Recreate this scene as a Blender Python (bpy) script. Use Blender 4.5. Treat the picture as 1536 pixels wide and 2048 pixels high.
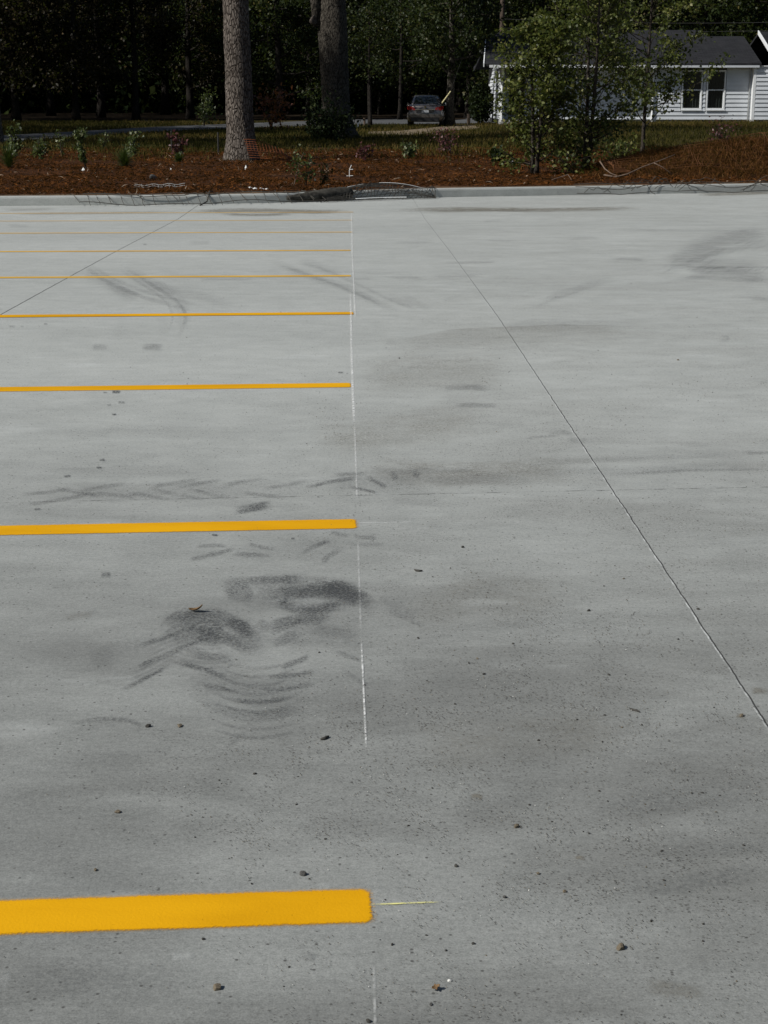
import bpy, bmesh, math, random
import numpy as np
from mathutils import Vector, Matrix

random.seed(7); RNG = np.random.default_rng(7)
S = bpy.context.scene
for o in list(bpy.data.objects): bpy.data.objects.remove(o)
COL = S.collection

# ------------------------------------------------------------------ camera, sky, sun, exposure
F, CX, CY, H, PITCH = 3076.0, 768.0, 1024.0, 1.55, math.radians(15.2)
cam = bpy.data.objects.new('camera', bpy.data.cameras.new('camera')); COL.objects.link(cam)
cam.location = (0, 0, H); cam.rotation_euler = (math.pi/2 - PITCH, 0, 0)
cam.data.sensor_fit = 'VERTICAL'; cam.data.sensor_height = 36.0; cam.data.lens = F/2048*36
cam.data.clip_start = 0.05; cam.data.clip_end = 3000
S.camera = cam
SUN_FROM = Vector((-0.86, -0.36, 0.80)).normalized()
w = bpy.data.worlds.new('World'); S.world = w; w.use_nodes = True
nt = w.node_tree; nt.nodes.clear()
sky = nt.nodes.new('ShaderNodeTexSky'); sky.sky_type = 'NISHITA'; sky.sun_disc = False
sky.sun_elevation = math.asin(SUN_FROM.z); sky.sun_rotation = math.atan2(SUN_FROM.x, SUN_FROM.y)
sky.air_density = 1.0; sky.dust_density = 1.5; sky.ozone_density = 1.0
bg = nt.nodes.new('ShaderNodeBackground'); bg.inputs['Strength'].default_value = 0.05
wo = nt.nodes.new('ShaderNodeOutputWorld')
nt.links.new(sky.outputs[0], bg.inputs[0]); nt.links.new(bg.outputs[0], wo.inputs[0])
sl = bpy.data.lights.new('sun', 'SUN'); sl.energy = 4.0; sl.angle = math.radians(0.5); sl.color = (1.0, 0.97, 0.92)
so = bpy.data.objects.new('sun', sl); COL.objects.link(so); so.location = (-20, -5, 30)
so.rotation_euler = (-SUN_FROM).to_track_quat('-Z', 'Y').to_euler()
S.view_settings.view_transform = 'Standard'; S.view_settings.look = 'None'
S.view_settings.exposure = 0.17; S.view_settings.gamma = 1.0
S.cycles.transparent_max_bounces = 48
S.cycles.max_bounces = 6

# ------------------------------------------------------------------ terrain and projection helpers
def smooth(a, b, x):
    t = np.clip((np.asarray(x, float)-a)/(b-a), 0, 1); return t*t*(3-2*t)
LP_Y = [-50, 11, 14, 16.8, 19.6, 22.4, 25, 27, 40]; LP_Z = [0, 0, -.04, -.08, -.13, -.18, -.18, -.18, -.18]
def lot_z(y): return np.interp(y, LP_Y, LP_Z)
def ray(px, py):
    dx, dy = (px-CX)/F, -(py-CY)/F
    return Vector((dx, math.cos(PITCH)+dy*math.sin(PITCH), -math.sin(PITCH)+dy*math.cos(PITCH)))
def hit(px, py, zf, dz=0.0):
    d = ray(px, py); z = 0.0
    for _ in range(40):
        t = (z-H)/d.z; z = 0.6*z+0.4*(float(zf(d.x*t, d.y*t))+dz)
    t = (z-H)/d.z
    return Vector((d.x*t, d.y*t, z))
def L(px, py, dz=0.0): return hit(px, py, lambda x, y: lot_z(y), dz)
KPX = [(-700, 420), (-200, 414), (0, 412), (300, 410), (480, 407.5), (620, 404), (720, 399), (860, 395), (1200, 389.5), (1536, 384), (1800, 380), (2400, 371)]
KP = [L(*p) for p in KPX]
KX = np.array([p.x for p in KP]); KY = np.array([p.y for p in KP])
_xs = np.linspace(-25, 25, 501); _ys = np.interp(_xs, KX, KY)
_ys = np.convolve(np.pad(_ys, 8, mode='edge'), np.ones(17)/17, 'valid')
def kerb_y(x): return np.interp(x, _xs, _ys)
KH, KW = 0.15, 0.17
def land_z(x, y):
    x = np.asarray(x, float); y = np.asarray(y, float)
    d = y-kerb_y(x)-KW
    near = lot_z(y)*0-0.18+KH-0.015
    far = 0.0+0.26*smooth(3.5, 8, x)*smooth(40, 66, y)
    z = near+(far-near)*smooth(0, 14, d)
    return z+0.03*np.sin(x*1.1+y*.7)*np.sin(x*.6-y*.9)*smooth(.3, 2.5, d)*(1-.7*smooth(45, 60, y))
def Gd(px, py, dz=0.0): return hit(px, py, land_z, dz)
def at(px, py, Y):
    d = ray(px, py); t = Y/d.y
    return Vector((d.x*t, Y, H+d.z*t))

# ------------------------------------------------------------------ materials
class N:
    def __init__(s, name):
        s.m = bpy.data.materials.new(name); s.m.use_nodes = True; s.t = s.m.node_tree; s.t.nodes.clear()
        s.out = s.n('ShaderNodeOutputMaterial')
    def n(s, ty, **kw):
        x = s.t.nodes.new(ty)
        for k, v in kw.items(): setattr(x, k, v)
        return x
    def l(s, a, b): s.t.links.new(a, b)
    def inp(s, x, i, v):
        if hasattr(v, 'is_linked') or isinstance(v, bpy.types.NodeSocket): s.l(v, x.inputs[i])
        else: x.inputs[i].default_value = v
    def math(s, op, a, b=0.0, c=0.0, clamp=False):
        x = s.n('ShaderNodeMath', operation=op); x.use_clamp = clamp
        s.inp(x, 0, a); s.inp(x, 1, b)
        if op in ('MULTIPLY_ADD', 'SMOOTH_MIN', 'COMPARE', 'WRAP'): s.inp(x, 2, c)
        return x.outputs[0]
    def mapr(s, v, a, b, c=0.0, d=1.0, smooth=True):
        x = s.n('ShaderNodeMapRange', interpolation_type='SMOOTHSTEP' if smooth else 'LINEAR')
        s.inp(x, 0, v)
        for i, q in enumerate((a, b, c, d)): s.inp(x, i+1, q)
        return x.outputs[0]
    def obj(s): return s.n('ShaderNodeTexCoord').outputs['Object']
    def geo(s): return s.n('ShaderNodeNewGeometry').outputs['Position']
    def mapping(s, v, sc=(1, 1, 1), rot=(0, 0, 0)):
        x = s.n('ShaderNodeMapping'); s.l(v, x.inputs[0]); x.inputs['Scale'].default_value = sc; x.inputs['Rotation'].default_value = rot
        return x.outputs[0]
    def noise(s, v, scale, detail=3, rough=.55, dist=0.0):
        x = s.n('ShaderNodeTexNoise'); s.l(v, x.inputs['Vector']); x.inputs['Scale'].default_value = scale
        x.inputs['Detail'].default_value = detail; x.inputs['Roughness'].default_value = rough; x.inputs['Distortion'].default_value = dist
        return x.outputs[0]
    def voro(s, v, scale, feature='F1', out='Distance'):
        x = s.n('ShaderNodeTexVoronoi', feature=feature); s.l(v, x.inputs['Vector']); x.inputs['Scale'].default_value = scale
        return x.outputs[out]
    def mix(s, f, a, b, mode='MIX'):
        x = s.n('ShaderNodeMix', data_type='RGBA', blend_type=mode); x.clamp_factor = True
        s.inp(x, 0, f)
        for i, v in ((6, a), (7, b)):
            if isinstance(v, bpy.types.NodeSocket): s.l(v, x.inputs[i])
            else: x.inputs[i].default_value = tuple(v)+((1,) if len(v) == 3 else ())
        return x.outputs[2]
    def ramp(s, v, stops):
        x = s.n('ShaderNodeValToRGB'); s.l(v, x.inputs[0]); e = x.color_ramp.elements
        while len(e) < len(stops): e.new(0.5)
        for q, (p, c) in zip(e, stops): q.position = p; q.color = tuple(c)+(1,)
        return x.outputs[0]
    def attr(s, name, out='Fac'):
        x = s.n('ShaderNodeAttribute', attribute_name=name); return x.outputs[out]
    def bump(s, h, strength=.3, dist=.01):
        x = s.n('ShaderNodeBump'); s.l(h, x.inputs['Height']); x.inputs['Strength'].default_value = strength; x.inputs['Distance'].default_value = dist
        return x.outputs[0]
    def bsdf(s, color, rough=.8, spec=.3, normal=None, metal=0.0, alpha=None, **kw):
        x = s.n('ShaderNodeBsdfPrincipled')
        if isinstance(color, bpy.types.NodeSocket): s.l(color, x.inputs['Base Color'])
        else: x.inputs['Base Color'].default_value = tuple(color)+(1,)
        s.inp(x, 'Roughness', rough); s.inp(x, 'Specular IOR Level', spec); s.inp(x, 'Metallic', metal)
        if normal is not None: s.l(normal, x.inputs['Normal'])
        if alpha is not None: s.inp(x, 'Alpha', alpha)
        for k, v in kw.items(): s.inp(x, k, v)
        return x.outputs[0]
    def done(s, sh): s.l(sh, s.out.inputs[0]); return s.m

def plain(name, c, rough=.7, spec=.3, metal=0.0, var=.15, scale=6.0, bump=0.0):
    b = N(name); p = b.obj(); n = b.noise(p, scale, 4)
    c2 = tuple(x*(1-var) for x in c); c1 = tuple(min(1, x*(1+var)) for x in c)
    col = b.mix(b.mapr(n, .3, .7), c2, c1)
    return b.done(b.bsdf(col, rough, spec, b.bump(n, bump, .01) if bump else None, metal))

def line_mask(b, P, a, c, hw, wob):
    """1 on the world line a-c (2D), 0 away from it; returns (signed distance)"""
    d = Vector((c.x-a.x, c.y-a.y)); d.normalize(); nrm = (-d.y, d.x)
    x = b.n('ShaderNodeVectorMath', operation='DOT_PRODUCT'); b.l(P, x.inputs[0]); x.inputs[1].default_value = (nrm[0], nrm[1], 0)
    sd = b.math('SUBTRACT', x.outputs['Value'], nrm[0]*a.x+nrm[1]*a.y)
    return b.math('ADD', sd, wob)

def concrete_mat(name='concrete', joints=True, lightness=1.0):
    b = N(name); P = b.geo()
    n1 = b.noise(b.mapping(P, (.30, .75, 1)), .55, 4, .55)
    n2 = b.noise(b.mapping(P, (.22, 1.6, 1)), 2.2, 5, .6, .6)
    n3 = b.noise(b.mapping(P, (.5, 1.0, 1)), 9, 5, .65)
    n4 = b.noise(P, 75, 3, .7)
    broom = b.noise(b.mapping(P, (.10, 1, 1)), 130, 2, .6)
    v = b.math('MULTIPLY_ADD', b.math('SUBTRACT', n1, .5), .62, .5)
    v = b.math('MULTIPLY_ADD', b.math('SUBTRACT', n2, .5), .20, v)
    v = b.math('MULTIPLY_ADD', b.math('SUBTRACT', b.noise(P, 4.5, 6, .7, .3), .5), .45, v)
    v = b.math('MULTIPLY_ADD', b.math('SUBTRACT', n3, .5), .62, v)
    v = b.math('MULTIPLY_ADD', b.math('SUBTRACT', n4, .5), 1.15, v)
    v = b.math('MULTIPLY_ADD', b.math('SUBTRACT', b.noise(P, 230, 3, .8), .5), 1.9, v)
    v = b.math('MULTIPLY_ADD', b.math('SUBTRACT', broom, .5), .30, v)
    k = lightness
    col = b.mix(v, (.262*k, .276*k, .262*k), (.476*k, .492*k, .468*k))
    # lens falloff painted as blotchy darkening near the camera; browner dirt where grit lies
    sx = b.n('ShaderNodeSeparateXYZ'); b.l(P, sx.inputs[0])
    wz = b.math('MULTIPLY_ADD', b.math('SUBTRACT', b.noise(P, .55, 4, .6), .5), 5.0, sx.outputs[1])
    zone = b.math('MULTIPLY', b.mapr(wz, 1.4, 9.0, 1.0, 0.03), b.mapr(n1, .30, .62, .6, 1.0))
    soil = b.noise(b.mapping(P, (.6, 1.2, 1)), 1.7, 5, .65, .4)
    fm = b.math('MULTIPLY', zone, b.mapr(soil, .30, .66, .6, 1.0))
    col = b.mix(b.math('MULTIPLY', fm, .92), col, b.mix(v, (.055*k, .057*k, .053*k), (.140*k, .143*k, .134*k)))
    right = b.math('MULTIPLY', b.mapr(sx.outputs[0], -.6, 1.2), b.mapr(soil, .36, .66))
    col = b.mix(b.math('MULTIPLY', right, .20), col, (.235*k, .236*k, .215*k))
    # pale dusty / laitance blotches
    du = b.noise(b.mapping(P, (.5, 1.3, 1)), 2.6, 4, .6)
    col = b.mix(b.mapr(du, .60, .78, 0, .28), col, (.56*k, .585*k, .57*k))
    # pits and dark specks
    vo = b.voro(P, 55); vr = b.voro(P, 55, 'F1', 'Color')
    sp = b.n('ShaderNodeSeparateColor'); b.l(vr, sp.inputs[0])
    speck = b.math('MULTIPLY', b.mapr(vo, .10, .26, 1, 0), b.mapr(sp.outputs[0], .80, .86, 0, .85))
    col = b.mix(speck, col, (.06, .06, .055))
    vo2 = b.voro(b.mapping(P, (.7, 1.0, 1)), 150); vr2 = b.voro(b.mapping(P, (.7, 1.0, 1)), 150, 'F1', 'Color'); clus = b.mapr(b.noise(b.mapping(P, (.7, 1, 1)), 7, 5, .75), .38, .60, .22, 1)
    sp2 = b.n('ShaderNodeSeparateColor'); b.l(vr2, sp2.inputs[0])
    speck2 = b.math('MULTIPLY', b.math('MULTIPLY', clus, b.mapr(vo2, .18, .42, 1, 0)), b.mapr(sp2.outputs[1], .40, .60, 0, .95))
    col = b.mix(b.math('MULTIPLY', speck2, b.math('MULTIPLY', b.mapr(soil, .38, .6, .2, 1), b.mapr(sx.outputs[0], -.9, .2, .45, 1))), col, (.07, .068, .062))
    h = b.math('MULTIPLY_ADD', broom, .5, n4)
    if joints:
        wob = b.math('MULTIPLY', b.math('SUBTRACT', b.noise(P, 9, 3), .5), .012)
        brk = b.noise(P, 14, 3, .7)
        for (p0, p1, hw, st, edge) in (((845, 430), (1536, 1450), .0021, .92, 1), ((0, 630), (400, 408), .0048, .85, 0), ((0, 1005), (1536, 974), .0035, .75, 0)):
            sd = line_mask(b, P, L(*p0), L(*p1), hw, wob)
            a = b.math('ABSOLUTE', sd)
            soft = b.mapr(a, hw, hw*4, 0.35, 0)
            if edge:
                e = b.mapr(b.math('ABSOLUTE', b.math('ADD', sd, hw*2.4)), hw*.7, hw*1.6, 1, 0)
                col = b.mix(b.math('MULTIPLY', e, b.mapr(brk, .42, .62, .05, .7)), col, (.62, .64, .62))
            core = b.mapr(a, hw*.7, hw*1.5, 1, 0)
            if st < .8: core = b.math('MULTIPLY', core, b.mapr(brk, .46, .58, .12, 1)); 
            col = b.mix(b.math('MULTIPLY', core, st), col, (.028, .028, .026))
            h = b.math('SUBTRACT', h, b.math('MULTIPLY', core, 1.5))
    nb = b.bump(h, .22, .004)
    return b.done(b.bsdf(col, .75, .30, nb))

def mark_mat(name, c, gr=45, lo=.30, hi=.62, rough=.85):
    """ribbon marks: alpha from UV profile, per-face strength and grain"""
    b = N(name); uv = b.n('ShaderNodeUVMap').outputs[0]; sx = b.n('ShaderNodeSeparateXYZ'); b.l(uv, sx.inputs[0])
    P = b.geo()
    wv = b.math('MULTIPLY_ADD', b.math('SUBTRACT', b.noise(P, 9, 5, .7), .5), .75, sx.outputs[1])
    v = b.math('MULTIPLY_ADD', wv, 2.0, -1.0)
    prof = b.math('SUBTRACT', 1.0, b.math('MULTIPLY', v, v), clamp=True)
    edge = b.mapr(sx.outputs[1], 0, .25); edge2 = b.mapr(sx.outputs[1], 1, .75)
    u = sx.outputs[0]
    u = b.math('MULTIPLY_ADD', b.math('SUBTRACT', b.noise(P, 14, 4, .7), .5), .25, u)
    tap = b.math('MULTIPLY', b.mapr(u, 0.02, .26), b.mapr(u, .98, .72))
    g = b.mapr(b.noise(P, gr, 3, .8), lo, hi, .12, 1.0)
    g = b.math('MULTIPLY', g, b.mapr(b.noise(P, 4.5, 3, .6), .30, .62, .45, 1.0))
    prof = b.math('POWER', prof, 1.6)
    a = b.math('MULTIPLY', b.math('MULTIPLY', prof, tap), b.math('MULTIPLY', g, b.attr('str')))
    a = b.math('MULTIPLY', a, b.math('MULTIPLY', edge, edge2), clamp=True)
    return b.done(b.bsdf(c, rough, .2, alpha=a))

def paint_mat(name, c1, c2, wid, hard, coat=1.0):
    """sprayed paint on a strip; UV in metres across (v) and along (u)"""
    b = N(name); uv = b.n('ShaderNodeUVMap').outputs[0]; sx = b.n('ShaderNodeSeparateXYZ'); b.l(uv, sx.inputs[0])
    P = b.geo()
    fine = b.noise(P, 160, 3, .7); mid = b.noise(P, 14, 4)
    d = b.math('MULTIPLY_ADD', b.math('SUBTRACT', fine, .5), .014, b.math('ABSOLUTE', sx.outputs[1]))
    d = b.math('MULTIPLY_ADD', b.math('SUBTRACT', mid, .5), .008, d)
    du = b.math('MULTIPLY_ADD', b.math('SUBTRACT', fine, .5), .016, sx.outputs[0])
    cr = .017
    qx = b.math('MAXIMUM', b.math('SUBTRACT', .026+cr, du), 0.0); qy = b.math('MAXIMUM', b.math('SUBTRACT', d, wid-cr), 0.0)
    sd = b.math('SQRT', b.math('ADD', b.math('MULTIPLY', qx, qx), b.math('MULTIPLY', qy, qy)))
    a = b.mapr(sd, cr-hard, cr+hard*1.6, 1, 0)
    halo = b.math('MULTIPLY', b.mapr(sd, cr, cr+.013, .42, 0), b.mapr(fine, .42, .62))
    a = b.math('MAXIMUM', a, halo)
    chip = b.mapr(b.noise(P, 110, 4, .8), .64, .74, 1, .55)
    a = b.math('MULTIPLY', b.math('MULTIPLY', a, chip), coat)
    col = b.mix(b.mapr(b.noise(b.mapping(P, (.3, 1, 1)), 5, 5), .3, .7), c1, c2)
    return b.done(b.bsdf(col, .75, .12, b.bump(fine, .25, .003), alpha=a))

def chalk_mat(name, c):
    b = N(name); uv = b.n('ShaderNodeUVMap').outputs[0]; sx = b.n('ShaderNodeSeparateXYZ'); b.l(uv, sx.inputs[0])
    P = b.geo(); v = b.math('MULTIPLY_ADD', sx.outputs[1], 2.0, -1.0)
    prof = b.mapr(b.math('ABSOLUTE', v), .25, 1, 1, 0)
    g = b.mapr(b.noise(P, 30, 5, .8), .38, .66, .05, 1)
    g = b.math('MULTIPLY', g, b.mapr(sx.outputs[0], .0, .12))
    g = b.math('MULTIPLY', g, b.mapr(sx.outputs[0], 1.0, .85))
    a = b.math('MULTIPLY', b.math('MULTIPLY', prof, g), b.attr('str'), clamp=True)
    return b.done(b.bsdf(c, .9, .1, alpha=a))

def leaf_mat(name, stops, trans=.25, rough=.5, spec=.35):
    b = N(name)
    col = b.ramp(b.attr('rnd'), stops)
    d = b.bsdf(col, rough, spec)
    t = b.n('ShaderNodeBsdfTranslucent'); b.l(b.mix(.5, col, (.12, .16, .02)), t.inputs[0])
    m = b.n('ShaderNodeMixShader'); m.inputs[0].default_value = trans
    b.l(d, m.inputs[1]); b.l(t.outputs[0], m.inputs[2])
    return b.done(m.outputs[0])

def bark_mat(name, c1, c2, sc=(7, 7, 1.6), bs=.9, crack=(.012, .009, .007)):
    b = N(name); P = b.obj()
    q = b.mapping(P, sc); wn = b.n('ShaderNodeMix', data_type='RGBA', blend_type='ADD')
    nz = b.n('ShaderNodeTexNoise'); b.l(P, nz.inputs[0]); nz.inputs['Scale'].default_value = 5
    wn.inputs[0].default_value = .5; b.l(q, wn.inputs[6]); b.l(nz.outputs[1], wn.inputs[7])
    ve = b.voro(wn.outputs[2], 1.5, 'DISTANCE_TO_EDGE'); n = b.noise(P, 14, 4, .6); n2 = b.noise(P, 2.2, 3)
    col = b.mix(b.mapr(n, .3, .7), c1, c2)
    col = b.mix(b.mapr(n2, .4, .7, 0, .5), col, tuple(x*.6 for x in c1))
    col = b.mix(b.mapr(ve, .0, .13, 1, 0), col, crack)
    h = b.math('MULTIPLY_ADD', b.mapr(ve, 0, .2), 1.0, b.math('MULTIPLY', n, .5))
    return b.done(b.bsdf(col, .9, .15, b.bump(h, bs, .04)))

def ground_mat(name, stops, sc=2.0, fine=28, bump=.7):
    b = N(name); P = b.geo()
    a = b.noise(b.mapping(P, (.6, 1, 1)), sc, 5, .65, .5); f = b.noise(P, fine, 4, .7)
    v = b.math('MULTIPLY_ADD', b.math('SUBTRACT', f, .5), .7, a)
    return b.done(b.bsdf(b.ramp(v, stops), .95, .1, b.bump(f, bump, .05)))

M = {}
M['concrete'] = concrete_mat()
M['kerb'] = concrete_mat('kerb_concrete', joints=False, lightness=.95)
M['yellow'] = paint_mat('yellow_paint', (.60, .290, .001), (.72, .365, .003), .055, .004)
M['yellow_thin'] = paint_mat('thin_yellow_paint', (.64, .36, .03), (.74, .44, .05), .055, .008, .72)
M['chalk'] = chalk_mat('white_chalk', (.85, .86, .84))
M['chalk_yellow'] = chalk_mat('yellow_chalk', (.75, .72, .28))
M['rubber'] = mark_mat('rubber_marks', (.085, .09, .092), gr=110, lo=.36, hi=.70)
M['dirt'] = mark_mat('dirt_marks', (.215, .203, .168), gr=60)
M['sand'] = mark_mat('sand_marks', (.30, .24, .15), gr=20)
M['pale'] = mark_mat('pale_marks', (.62, .64, .62), gr=60)
M['soil'] = ground_mat('bed_soil', [(.25, (.014, .007, .004)), (.45, (.036, .015, .006)), (.62, (.068, .027, .009)), (.8, (.105, .05, .02))])
M['lawn'] = ground_mat('lawn_ground', [(.25, (.020, .018, .006)), (.45, (.040, .034, .011)), (.65, (.065, .048, .016)), (.85, (.09, .055, .024))], 1.2, 20)
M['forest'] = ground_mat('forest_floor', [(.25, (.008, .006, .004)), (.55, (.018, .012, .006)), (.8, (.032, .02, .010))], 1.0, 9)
M['edge_soil'] = ground_mat('edge_soil', [(.25, (.06, .038, .022)), (.5, (.13, .085, .05)), (.75, (.2, .14, .09))], 3.0, 40, .5)
M['road'] = ground_mat('asphalt', [(.2, (.06, .062, .064)), (.5, (.085, .088, .09)), (.8, (.11, .112, .115))], .6, 40, .2)
M['track'] = ground_mat('driveway_dirt', [(.2, (.10, .075, .05)), (.5, (.17, .135, .09)), (.8, (.25, .2, .14))], 1.5, 20, .4)
M['pine_bark'] = bark_mat('pine_bark', (.10, .083, .070), (.20, .175, .15), sc=(14, 14, 4.2), bs=.8, crack=(.030, .023, .018))
M['oak_bark'] = bark_mat('oak_bark', (.050, .044, .035), (.115, .103, .084), sc=(16, 16, 3.2), bs=.6)
M['twig'] = bark_mat('twig_bark', (.035, .03, .024), (.075, .063, .052), sc=(20, 20, 5), bs=.3)
M['leaf_wood'] = leaf_mat('woodland_leaf', [(0, (.006, .011, .003)), (.45, (.016, .026, .006)), (.8, (.034, .044, .011)), (1, (.07, .06, .016))], .18, .5, .18)
M['leaf_autumn'] = leaf_mat('autumn_leaf', [(0, (.007, .006, .003)), (.45, (.019, .016, .006)), (.8, (.034, .026, .010)), (1, (.08, .055, .024))], .18, .5, .15)
M['leaf_pear'] = leaf_mat('sapling_leaf', [(0, (.020, .030, .006)), (.45, (.055, .072, .014)), (.8, (.115, .125, .028)), (1, (.19, .18, .06))], .28, .5, .25)
M['leaf_dark'] = leaf_mat('evergreen_leaf', [(0, (.005, .010, .003)), (.6, (.013, .022, .007)), (1, (.03, .042, .013))], .1, .6, .12)
M['far_leaf'] = leaf_mat('far_leaf', [(0, (.004, .007, .003)), (.6, (.010, .016, .005)), (1, (.02, .026, .008))], .05, .9, .02)
M['wood_bark'] = bark_mat('woodland_bark', (.014, .012, .010), (.034, .030, .025), sc=(10, 10, 2.0), bs=.5)
M['needle'] = leaf_mat('pine_needle', [(0, (.014, .026, .006)), (.6, (.035, .06, .012)), (1, (.07, .10, .02))], .15)
M['leaf_red'] = leaf_mat('red_leaf', [(0, (.06, .018, .008)), (.5, (.13, .036, .013)), (1, (.20, .075, .025))], .25)
M['leaf_plum'] = leaf_mat('plum_leaf', [(0, (.035, .010, .012)), (.5, (.08, .022, .026)), (1, (.12, .045, .04))], .2)
M['leaf_shrub'] = leaf_mat('seedling_leaf', [(0, (.022, .036, .009)), (.5, (.05, .072, .018)), (.9, (.10, .12, .035)), (1, (.22, .23, .14))], .25)
M['straw'] = leaf_mat('pine_straw', [(0, (.012, .006, .003)), (.4, (.058, .023, .007)), (.8, (.135, .050, .013)), (.96, (.21, .10, .038)), (1, (.38, .30, .22))], .05, .95, .03)
M['grass'] = leaf_mat('grass_blade', [(0, (.016, .018, .005)), (.4, (.042, .039, .010)), (.75, (.078, .060, .016)), (1, (.13, .088, .032))], .15, .9, .04)
M['dry_grass'] = leaf_mat('dead_grass', [(0, (.03, .013, .004)), (.5, (.085, .034, .009)), (.85, (.15, .064, .016)), (1, (.24, .13, .05))], .15, .8, .1)
M['siding'] = plain('white_siding', (.58, .61, .64), .55, .3, var=.05, scale=2)
M['trim'] = plain('white_trim', (.74, .76, .77), .45, .4, var=.03)
M['shingle'] = None
M['dark_gap'] = plain('dark_interior', (.02, .022, .024), .8)
M['curtain'] = plain('curtain', (.035, .038, .035), .9, .1, var=.2, scale=9)
M['block'] = plain('foundation_block', (.33, .33, .32), .9, .1, var=.2)
M['wood_pole'] = bark_mat('weathered_pole', (.06, .045, .035), (.11, .085, .065), sc=(16, 16, .8), bs=.3)
M['metal'] = plain('galvanised_steel', (.36, .37, .37), .45, .5, .6)
M['black_wire'] = plain('dark_wire', (.035, .034, .032), .6, .3)
M['grey_wire'] = plain('weathered_wire', (.062, .058, .05), .8, .1)
M['white_plastic'] = plain('white_plastic', (.78, .79, .76), .5, .4, var=.06)
M['yellow_guard'] = plain('guy_guard', (.62, .55, .30), .5, .3)
M['orange_net'] = plain('orange_netting', (.15, .045, .014), .7, .2, var=.25)
M['net_strand'] = plain('faded_netting', (.105, .045, .018), .75, .15, var=.3)
M['sock'] = plain('silt_sock', (.05, .047, .04), .95, .1, var=.45, scale=14, bump=.8)
M['dead_wood'] = plain('bare_branch', (.13, .095, .072), .85, .1, var=.2)
M['stone_brown'] = plain('brown_stone', (.20, .165, .115), .8, .25, var=.4, scale=60, bump=.6)
M['stone_grey'] = plain('grey_stone', (.10, .098, .092), .8, .25, var=.4, scale=60, bump=.6)
M['stone_dark'] = plain('dark_grit', (.065, .062, .055), .85, .2, var=.4, scale=80, bump=.5)
M['stone_pale'] = plain('pale_stone', (.66, .66, .62), .7, .25, var=.2, scale=60, bump=.4)
M['leaf_brown'] = plain('dry_leaf', (.17, .105, .05), .7, .25, var=.4, scale=50)
M['grit'] = leaf_mat('fine_grit', [(0, (.04, .038, .034)), (.6, (.085, .08, .068)), (.93, (.17, .15, .11)), (1, (.55, .55, .52))], .0, .85, .2)

def shingle_mat():
    b = N('roof_shingle'); P = b.obj()
    x = b.n('ShaderNodeTexBrick'); b.l(b.mapping(P, (1, 1, 1)), x.inputs[0])
    x.inputs['Scale'].default_value = 1.0; x.inputs['Brick Width'].default_value = .32; x.inputs['Row Height'].default_value = .14
    x.inputs['Mortar Size'].default_value = .012; x.inputs['Color1'].default_value = (.014, .0145, .0165, 1); x.inputs['Color2'].default_value = (.025, .026, .029, 1)
    x.inputs['Mortar'].default_value = (.006, .006, .007, 1)
    n = b.noise(P, 1.2, 4); g = b.noise(P, 70, 2)
    c = b.mix(b.mapr(n, .35, .7, 0, .35), x.outputs[0], (.03, .03, .032)); c = b.mix(b.mapr(g, .4, .7, 0, .3), c, (.035, .035, .037))
    return b.done(b.bsdf(c, .9, .15, b.bump(x.outputs[1], -.3, .01)))
M['shingle'] = shingle_mat()

# ------------------------------------------------------------------ mesh helpers
class MB:
    def __init__(s): s.v = []; s.f = []; s.uv = []; s.has_uv = False; s.fa = []
    def add(s, vs, fs, uvs=None, val=None):
        o = len(s.v); s.v += [tuple(x) for x in vs]; s.f += [tuple(i+o for i in f) for f in fs]
        if uvs is not None: s.uv += list(uvs); s.has_uv = True
        else: s.uv += [(0, 0)]*len(vs)
        s.fa += [1.0 if val is None else val]*len(fs); return s
    def box(s, x0, y0, z0, x1, y1, z1):
        return s.add([(x0, y0, z0), (x1, y0, z0), (x1, y1, z0), (x0, y1, z0), (x0, y0, z1), (x1, y0, z1), (x1, y1, z1), (x0, y1, z1)],
                     [(0, 3, 2, 1), (4, 5, 6, 7), (0, 1, 5, 4), (1, 2, 6, 5), (2, 3, 7, 6), (3, 0, 4, 7)])
    def tube(s, pts, r, n=6, cap=True):
        pts = [Vector(p) for p in pts]; k = len(pts)
        rs = r if hasattr(r, '__len__') else [r]*k
        up = Vector((0, 0, 1)); vs = []
        ref = None
        for i, p in enumerate(pts):
            t = (pts[min(i+1, k-1)]-pts[max(i-1, 0)])
            if t.length < 1e-9: t = Vector((0, 0, 1))
            t.normalize()
            if ref is None: ref = Vector((1, 0, 0)) if abs(t.x) < .9 else Vector((0, 1, 0))
            a = ref-t*ref.dot(t)
            if a.length < 1e-6: a = t.orthogonal()
            a.normalize(); c = t.cross(a); ref = a
            for j in range(n):
                q = 2*math.pi*j/n; vs.append(p+(a*math.cos(q)+c*math.sin(q))*rs[i])
        fs = []
        for i in range(k-1):
            for j in range(n):
                fs.append((i*n+j, i*n+(j+1) % n, (i+1)*n+(j+1) % n, (i+1)*n+j))
        if cap: fs += [tuple(range(n-1, -1, -1)), tuple((k-1)*n+j for j in range(n))]
        return s.add(vs, fs)
    def build(s, name, mat, parent=None, sm=False, attr=None):
        me = bpy.data.meshes.new(name); me.from_pydata(s.v, [], s.f)
        if s.has_uv:
            lay = me.uv_layers.new(name='UVMap'); idx = np.empty(len(me.loops), 'i'); me.loops.foreach_get('vertex_index', idx)
            lay.data.foreach_set('uv', np.array(s.uv, 'f')[idx].ravel())
        if attr:
            at_ = me.attributes.new(attr, 'FLOAT', 'FACE'); at_.data.foreach_set('value', np.array(s.fa, 'f'))
        return link(name, me, mat, parent, sm)
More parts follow.
